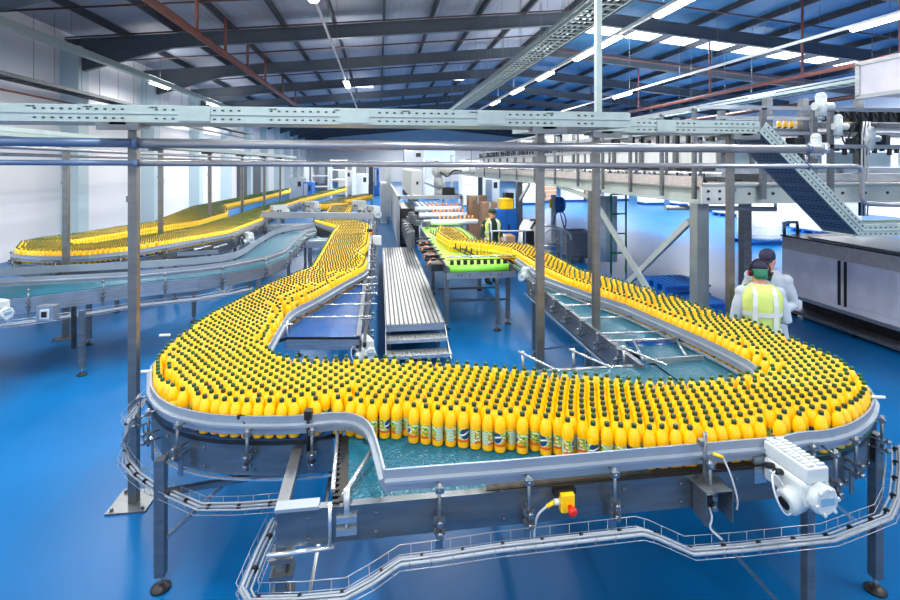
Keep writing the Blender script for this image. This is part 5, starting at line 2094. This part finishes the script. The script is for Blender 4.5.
        for q in (-1, 1):
            g = MB()
            back = [V(q * .1, .148, 1.0), V(q * .1, .152, 1.2), V(q * .1, .158, 1.3), V(q * .095, .145, 1.41), V(q * .085, .1, 1.48), V(q * .085, -.06, 1.49), V(q * .095, -.145, 1.4), V(q * .1, -.158, 1.2)]
            for a, b in zip(back[:-1], back[1:]):
                g.bar(a, b, .045 * s, .012, 0, (0, 1, .3) if abs(a[1]) > .1 else (0, 0, 1))
            g.build('shoulder_band', REFLECT, t, 0, local=True)
    # hair and cap
    g = MB()
    hv = []
    for (z, rx, ry, yo) in ((-.06, .06, .07, .03), (-.02, .078, .09, .014), (.04, .083, .1, .012), (.07, .078, .095, .012)):
        for j in range(n if outfit in ('vest', 'open_vest') else 28):
            pass
    prof = [(-.075, .05, .05, .045), (-.03, .074, .075, .028), (.03, .081, .085, .018), (.08, .07, .075, .012)]
    m = 20
    for (z, rx, ry, yo) in prof:
        for j in range(m):
            a = 2 * math.pi * j / m
            hv.append(h(rx * math.cos(a), yo + ry * math.sin(a), z))
    fs = [(i * m + j, i * m + (j + 1) % m, (i + 1) * m + (j + 1) % m, (i + 1) * m + j) for i in range(3) for j in range(m)]
    fs += [tuple(range(m))[::-1], tuple(range(3 * m, 4 * m))]
    g.add(hv, fs, 0, True)
    g.build('hair', HAIRNET if outfit == 'vest' else HAIRM, t, 0, local=True)
    g = MB()
    hv = []
    prof = [(.032, .083, .102), (.06, .085, .104), (.1, .074, .09), (.125, .045, .055), (.132, .01, .012)]
    for (z, rx, ry) in prof:
        for j in range(m):
            a = 2 * math.pi * j / m
            hv.append(h(rx * math.cos(a), .004 + ry * math.sin(a), z))
    fs = [(i * m + j, i * m + (j + 1) % m, (i + 1) * m + (j + 1) % m, (i + 1) * m + j) for i in range(4) for j in range(m)]
    fs += [tuple(range(m))[::-1], tuple(range(4 * m, 5 * m))]
    g.add(hv, fs, 0, True)
    capm = NAVY if outfit != 'open_vest' else DKGREEN
    c = g.build('cap', capm, t, 0, local=True)
    g = MB()
    vs = []
    for zz in (.034, .042):
        for j in range(9):
            a = math.pi + math.pi * j / 8
            vs.append(h(.07 * math.cos(a), -.07 + .1 * math.sin(a), zz - (.012 if 2 < j < 6 else 0)))
    fs = [tuple(range(9))[::-1], tuple(range(9, 18))] + [(j, (j + 1) % 9, 9 + (j + 1) % 9, 9 + j) for j in range(9)]
    g.add(vs, fs, 0, False)
    g.build('peak', capm, c, 0, local=True)
    if ear:
        e = []
        for q in (-1, 1):
            g = MB().tube([h(q * .075, .01, -.005), h(q * .108, .012, -.005)], [.042 * s, .036 * s], 14)
            o = g.build('ear_defender', BLACK, t, 0, local=True)
            MB().tube([h(q * .108, .012, -.005), h(q * .113, .012, -.005)], .024 * s, 12).build('red_disc', REDP, o, 0, local=True)
        g = MB().tube([h(.1 * math.cos(a), .03 + .02 * math.sin(a), .02 + .12 * math.sin(a)) for a in np.linspace(0, math.pi, 13)], .008 * s, 8)
        g.build('headband', BLACK, t, 0, local=True)
    return t


x, y, _ = D(760, 300, 5.45)
person((x, y, 0), math.radians(180 - 20), 'person in yellow hi-vis vest and ear defenders seen from behind beside the bottles', 1.74, 'vest', 'front', 0, .25, True)
x, y, _ = D(768, 300, 6.0)
person((x, y, 0), math.radians(-50), 'person in a white coat and navy cap facing the one in hi-vis', 1.78, 'coat', 'front', 0.0, .3)
x, y, _ = D(491.5, 235, 11.9)
person((x, y, 0), math.radians(15), 'person in dark green with an open hi-vis vest behind the right bottle lane', 1.76, 'open_vest', 'mid', 0.0, .15)

# ---------------------------------------------------------------- goods and equipment on the far floor
x, y, _ = D(507, 227, 14.6)
t = thing('tool_cupboard', 'blue cupboard behind the person in the open hi-vis vest', 'cupboard', (x, y, 0))
MB().box(x - .33, x + .3, y, y + .5, 0, 1.48).build('body', BLUEP, t, .01)
MB().box(x - .31, x - .02, y - .02, y, .05, 1.44).build('door', BLUEP, t)
MB().box(x, x + .28, y - .02, y, .05, 1.44).build('door', BLUEP, t)
MB().box(x + .03, x + .07, y - .04, y - .02, .9, 1.05).build('handle', BLACK, t)
t = thing('storage_box', 'yellow box standing on top of the blue cupboard', 'box', (x, y, 1.48))
MB().box(x - .17, x + .2, y + .05, y + .45, 1.48, 1.74).build('body', YELLOWP, t, .01)
MB().box(x - .18, x + .21, y + .04, y + .46, 1.74, 1.78).build('lid', YELLOWP, t)
for (px, py, Y, sx, sz, lab, m) in ((490, 222, 17, .5, 1.5, 'brown carton stack left of the blue cupboard', CARD), (478, 214, 19, .7, 1.6, 'tall brown carton stack far behind the gripper bars', CARD),
                                    (505, 237, 12.9, .55, .95, 'low brown carton by the person in the open vest', CARD)):
    x, y, _ = D(px, py, Y)
    t = thing('carton', lab, 'box', (x, y, 0))
    MB().box(x - sx / 2, x + sx / 2, y, y + .5, 0, sz).build('body', m, t, .01)
    MB().box(x - .03, x + .03, y - .003, y + .5, sz - .3, sz + .002).build('tape', CREAM, t)
x, y, _ = D(519, 205, 15.5)
t = thing('speaker_mast', 'black cabinet beside the yellow box', 'cabinet', (x - .3, y, 0))
MB().box(x - .42, x - .16, y, y + .4, 0, 1.9).build('body', BLACK, t, .01)
MB().box(x - .4, x - .18, y - .01, y, 1.2, 1.8).build('screen', DARKM, t)
x, y, _ = D(529, 230, 13.5)
t = thing('pallet_truck', 'white and black electric pallet truck behind the right bottle lane', 'pallet truck', (x, y, 0))
g = MB()
rings(g, [(x, y, .12, .3, .35), (x, y, .7, .3, .33), (x, y + .05, 1.1, .24, .25), (x, y + .1, 1.3, .12, .14)], 16)
g.build('body', WHITEP, t)
MB().box(x - .26, x + .04, y - .36, y - .28, .5, 1.05).build('battery_cover', BLACK, t, .03)
MB().tube([(x, y - .2, 1.1), (x + .05, y - .5, 1.35)], .03, 8).tube([(x - .12, y - .5, 1.35), (x + .2, y - .5, 1.35)], .025, 8).build('tiller', BLACK, t)
for s in (-.2, .2):
    MB().box(x + s - .08, x + s + .08, y + .3, y + 1.4, .08, .14).build('fork', STEEL_DARK, t)
MB().tube([(x - .1, y - .1, .1), (x + .1, y - .1, .1)], .1, 14).build('wheel', BLACK, t)
# grey pallet box
a, b = D(567, 268, 14.2), D(592, 268, 14.2)
x0, x1, y = a[0], b[0] + .15, a[1]
t = thing('pallet_box', 'grey ribbed plastic crate on feet standing on the open floor', 'crate', ((x0 + x1) / 2, y, 0))
g = MB()
for (u0, u1, v0, v1) in ((x0, x1, y, y + .04), (x0, x1, y + .86, y + .9), (x0, x0 + .04, y, y + .9), (x1 - .04, x1, y, y + .9)):
    g.box(u0, u1, v0, v1, .16, .86)
g.box(x0, x1, y, y + .9, .14, .2)
for i in range(6):
    z = .22 + i * .11
    g.box(x0 - .025, x1 + .025, y - .025, y + .925, z, z + .03)
for i in range(9):
    x = x0 + (x1 - x0) * i / 8
    g.box(x - .015, x + .015, y - .025, y, .16, .86)
g.build('body', GREYCRATE, t)
for x in (x0 + .06, x1 - .06):
    for yy in (y + .06, y + .84):
        MB().box(x - .06, x + .06, yy - .05, yy + .05, 0, .15).build('foot', GREYCRATE, t)
# hose reel
x, y, _ = D(553.5, 242, 18.0)
t = thing('hose_reel', 'blue hose reel with hanging hose on a grey standpipe', 'hose reel', (x, y, 0))
MB().box(x - .08, x + .08, y - .05, y + .05, 0, 1.7).build('standpipe', CREAM, t)
MB().lathe([(.16, -.1), (.28, -.09), (.28, .09), (.16, .1)], 18, (x + .16, y - .1, 1.35), (1, .3, 0)).build('reel', BLUEP, t)
MB().tube([(x + .18 + .22 * math.sin(a), y - .15, .75 + .38 * math.cos(a)) for a in np.linspace(0, 2 * math.pi, 22)] + [(x + .4, y - .15, .3)], .025, 8).build('hose', BLUEP, t)
MB().box(x - .16, x - .08, y - .1, y, 1.25, 1.55).build('yellow_valve', YELLOWP, t)
MB().box(x - .15, x + .15, y - .12, y + .12, 0, .03).build('base_plate', CREAM, t)
# tubular barrier
Y = 12.2
t = thing('tube_barrier', 'pale tubular barrier between the right bottle lane and the grey crate', 'barrier', D(555, 265, Y)[:2] + (0,))
p = [D(542, 227, Y), D(552, 225.5, Y), D(561, 229, Y), D(561, 262, Y)]
MB().tube([D(540, 226, Y)] + p[1:3] + [D(561, 288, Y)], .03, 8).build('frame', STEEL, t)
MB().tube([D(538, 246, Y), D(561, 246, Y)], .025, 8).build('middle_rail', STEEL, t)
MB().tube([D(538, 251, Y), D(561, 252, Y)], .025, 8).build('lower_rail', STEEL, t)
MB().tube(smooth_path([D(543, 236, Y), D(548, 229, Y), D(560, 229, Y), D(570, 233, Y), D(571, 240, Y)]), .025, 8).build('hoop', STEEL, t)
t = thing('hand_barrier', 'low grey rail frame in front of the person in the open vest', 'barrier', D(500, 240, 11.3)[:2] + (0,))
MB().tube([D(492, 260, 11.4), D(492, 231, 11.4), D(525, 231, 11.4), D(525, 262, 11.4)], .028, 8).build('frame', STEEL, t)
# green frame with white sheet
a, b = D(611, 272, 13.0), D(627, 270, 13.0)
t = thing('green_frame', 'narrow green tube frame with a white sheet beyond the second column', 'frame', (a[0], a[1], 0))
for q in (a, b):
    MB().tube([(q[0], a[1], 0), (q[0], a[1], 2.0)], .025, 8).build('upright', GREENFR, t)
g = MB()
for z in (.5, 1.0, 1.5, 2.0):
    g.tube([(a[0], a[1], z), (b[0], a[1], z)], .02, 8)
g.build('rungs', GREENFR, t)
vs, fs = [], []
for i in range(9):
    xx = a[0] - .25 + i * .06
    for z in (.25, 1.95):
        vs.append((xx, a[1] + .12 + .02 * math.sin(i * 1.9), z))
for i in range(8):
    fs.append((2 * i, 2 * i + 2, 2 * i + 3, 2 * i + 1))
o = MB().add(vs, fs, 0, True).build('white_sheet', WRAP, t)
md = o.modifiers.new('thickness', 'SOLIDIFY')
md.thickness = .01


def pallet(t, x, y, w, d, z, m):
    g = MB()
    for i in range(7):
        xx = x - w / 2 + w * (i + .5) / 7
        g.box(xx - w / 18, xx + w / 18, y, y + d, z + .11, z + .14)
    for j in range(3):
        yy = y + d * (j + .5) / 3
        g.box(x - w / 2, x + w / 2, yy - .06, yy + .06, z + .03, z + .11)
        g.box(x - w / 2, x + w / 2, yy - .06, yy + .06, z, z + .03)
    g.build('pallet', m, t)


# blue pallets behind the post
for (px, py, Y, lab, n) in ((690, 288, 8.6, 'stack of dark blue plastic pallets right of the big column', 5), (717, 290, 8.0, 'lower blue pallet stack beside the person in hi-vis', 4)):
    x, y, _ = D(px, py, Y)
    for k in range(n):
        o = thing('blue_pallet', lab.replace('stack of ', '').replace('pallets', 'pallet in the stack') if n == 5 else 'dark blue plastic pallet in the shorter stack beside the person in hi-vis', 'pallet', (x, y, k * .145), 0, 'stacked blue pallets')
        pallet(o, x, y, .8 if n == 5 else .5, .8, k * .145, BLUEP)
# wrapped pallets
wp = [(772, 239, 17.5, 1.5, 1.2, 'big white wrapped round load on a blue pallet beyond the two people'),
      (715, 210, 30, 1.8, 1.0, 'white wrapped pallet load far back left of the descending tray'),
      (745, 213, 27, 1.9, 1.1, 'white wrapped pallet load behind the small dark column'),
      (806, 222, 23, 1.8, 1.2, 'white wrapped pallet load partly behind the descending tray'),
      (842, 222, 20, 2.0, 1.3, 'white wrapped pallet load below the short low tray'),
      (655, 203, 35, 1.5, .8, 'low pale wrapped load against the far right wall'),
      (690, 205, 34, 1.6, .8, 'low pale wrapped load next to another by the big column top'),
      (620, 201, 39, 1.6, 1.0, 'small white load far away above the grey crate'),
      (575, 202, 38, 1.5, 1.1, 'small white load far away right of the hose reel'),
      (595, 202, 38, 1.3, .9, 'small brown load far away between two white ones'),
      (548, 203, 37, 1.4, 1.2, 'small brown load far away left of the hose reel'),
      (530, 205, 35, 1.3, 1.3, 'tall white load far away behind the pallet truck')]
for i, (px, py, Y, w, hh, lab) in enumerate(wp):
    x, y, _ = D(px, py, Y)
    t = thing('wrapped_pallet', lab, 'pallet load', (x, y, 0), 0, 'wrapped pallet loads on the far floor')
    pallet(t, x, y, w, w * .8, 0, BLUEP)
    if i == 0:
        g = MB()
        g.lathe([(w * .42, 0), (w * .46, .1), (w * .46, hh - .2), (w * .4, hh)], 20, (x, y + w * .4, .15))
        g.build('load', WRAP, t)
    else:
        MB().box(x - w * .47, x + w * .47, y + .03, y + w * .77, .15, .15 + hh).build('load', CARD if 'brown' in lab else WRAP, t, .04)
    g = MB()
    for k in range(4):
        z = .2 + hh * (k + .5) / 4.4
        g.box(x - w * .475, x + w * .475, y + .02, y + .03, z, z + .03) if i else g.cyl((x, y + w * .4), w * .465, z, z + .02, 20)
    g.build('wrap_band', CREAM, t)
# scrap bin
x, y, _ = D(612, 268, 13.4)

# ---------------------------------------------------------------- far end: racks, machines, conveyors beyond the bridge
def rack(px0, px1, py, Y, hh, lab, shelves=4):
    a, b = D(px0, py, Y), D(px1, py, Y)
    t = thing('rack', lab, 'rack', (a[0], a[1], 0))
    x0, x1, y = a[0], b[0], a[1]
    for x in (x0, x1):
        for yy in (y, y + 1):
            MB().box(x - .05, x + .05, yy - .05, yy + .05, 0, hh).build('upright', WHITEP, t)
    for i in range(shelves):
        z = hh * (i + 1) / shelves - .1
        MB().box(x0, x1, y - .03, y + 1.03, z, z + .08).build('shelf', WHITEP, t)
    return t, x0, x1, y


rack(331, 346, 190, 42, 3.2, 'white steel rack at the far end right of the orange bottle lane')
rack(284, 300, 184, 60, 3.6, 'far white rack at the very end behind the thin posts')
rack(366, 384, 183, 66, 3.4, 'far white rack at the very end of the blue aisle')
rack(452, 476, 183, 62, 4.0, 'far white rack at the very end right of the robot arm')
t, xa, xb_, yy = rack(312, 328, 191, 44, 2.8, 'white machine frame at the far end behind the yellow lanes', 3)
for (px0, px1, pt, pb, Y, m, nm, lab, cat) in (
        (289, 303, 178, 194, 36, STEEL, 'drive_cabinet', 'grey drive cabinet where the upper far lane ends', 'cabinet'),
        (303, 312, 182, 196, 34, BLUEP, 'barrel', 'small blue cabinet by the far lane end', 'cabinet'),
        (356, 368, 174, 192, 38, WHITEP, 'machine_housing', 'white machine housing far along the aisle on its left', 'machine'),
        (338, 352, 170, 182, 46, WHITEP, 'machine_housing', 'white machine housing against the far end wall', 'machine'),
        (365, 373, 166, 190, 44, DARKM, 'machine_housing', 'dark machine block at the far end of the aisle', 'machine'),
        (374, 379, 168, 186, 46, BLUEP, 'doorway_screen', 'blue screen at the far end of the aisle', 'screen'),
        (425, 441, 158, 178, 40, WHITEP, 'machine_housing', 'large white machine housing beyond the robot arm', 'machine'),
        (462, 480, 160, 182, 34, WHITEP, 'machine_housing', 'white enclosure right of the robot arm', 'machine'),
        (404, 424, 150, 166, 44, STEEL, 'machine_housing', 'tall grey machine far behind the control cabinet', 'machine'),
        (485, 500, 178, 200, 30, CREAM, 'machine_housing', 'grey machine below the far end of the platform', 'machine'),
        (318, 332, 166, 178, 47, STEEL_DARK, 'machine_housing', 'dark machine high on the far left end wall', 'machine')):
    a, b = D(px0, pb, Y), D(px1, pt, Y)
    t = thing(nm, lab, cat, (a[0], a[1], 0))
    MB().box(a[0], b[0], a[1], a[1] + 1.5, 0.05, b[2]).build('body', m, t, .03)
    MB().box(a[0] + .05, a[0] + (b[0] - a[0]) * .48, a[1] - .03, a[1], max(.1, b[2] - 1.6), b[2] - .1).build('door', CREAM if m is WHITEP else STEEL, t)
    MB().box(a[0] + .1, b[0] - .1, a[1] + .1, a[1] + 1.4, 0, .06).build('plinth', DARKM, t)
    MB().box(a[0] + (b[0] - a[0]) * .6, a[0] + (b[0] - a[0]) * .85, a[1] - .02, a[1], b[2] - .6, b[2] - .25).build('panel_window', DARKM, t)

# next stretch of bottle lane beyond the bridge
LANE = [(325, 213), (331, 205.5), (351, 204), (346, 212)]
LANE2 = [(313, 204.5), (336, 198), (366, 193.5), (372, 194.5), (345, 199.5), (347, 202.5)]
lt2 = thing('bottle_conveyor', 'short conveyor beyond the grey bridge with yellow bottles heading back', 'conveyor', D(340, 210, 17)[:2] + (0,))
L1, L2 = [W(a, b, ZC) for a, b in LANE], [W(a, b, ZC) for a, b in LANE2]
MB().prism(L1, ZB - .03, ZB).build('belt', BLUEBELT, lt2)
MB().prism(L2, ZB - .03, ZB).build('belt', BLUEBELT, lt2)
for q in (L1[0], L1[2], L2[1], L2[3]):
    leg(lt2, q[0], q[1], 1.02)
plate([L2[0], L2[1], L2[2]][::-1], lt2, .9, 1.03, bolts=False)
for (px, py, Y, lab, rz) in ((363, 205, 19, 'white gear motor beside the aisle beyond the grey bridge', 1.2), (376, 213, 16.5, 'white gear motor on the aisle side near the bridge leg', .4),
                             (283, 210, 17, 'white gear motor left of the grey bridge', 2.2), (315, 206, 18.5, 'white gear motor beyond the middle of the grey bridge', .9)):
    x, y, z = D(px, py, Y)
    o = gearmotor((x, y, 1.0), rz, lab, 1.6)
    MB().box(x - .05, x + .05, y - .05, y + .05, 0, 1.05).build('stand', STEEL_DARK, thing('motor_stand', 'steel stand under the ' + lab.replace('white ', ''), 'stand', (x, y, 0)))
# cross conveyor between the empty belt and left lane
for (pa, pb, py, Y, lab) in ((262, 312, 222, 14.3, 'blue cross belt under the grey bridge'), (306, 338, 236, 11.4, 'teal belt bridge joining the empty conveyor and left lane')):
    a, b = D(pa, py, Y), D(pb, py, Y)
    t = thing('cross_conveyor', lab, 'conveyor', (a[0], a[1], 0))
    MB().box(a[0], b[0], a[1], a[1] + .7, .98, 1.02).build('belt', TEAL, t)
    MB().box(a[0], b[0], a[1] - .03, a[1], .9, 1.05).build('side_plate', STEEL, t)
    for x in (a[0] + .1, b[0] - .1):
        MB().box(x - .03, x + .03, a[1], a[1] + .06, 0, .95).build('leg', STEEL_DARK, t)
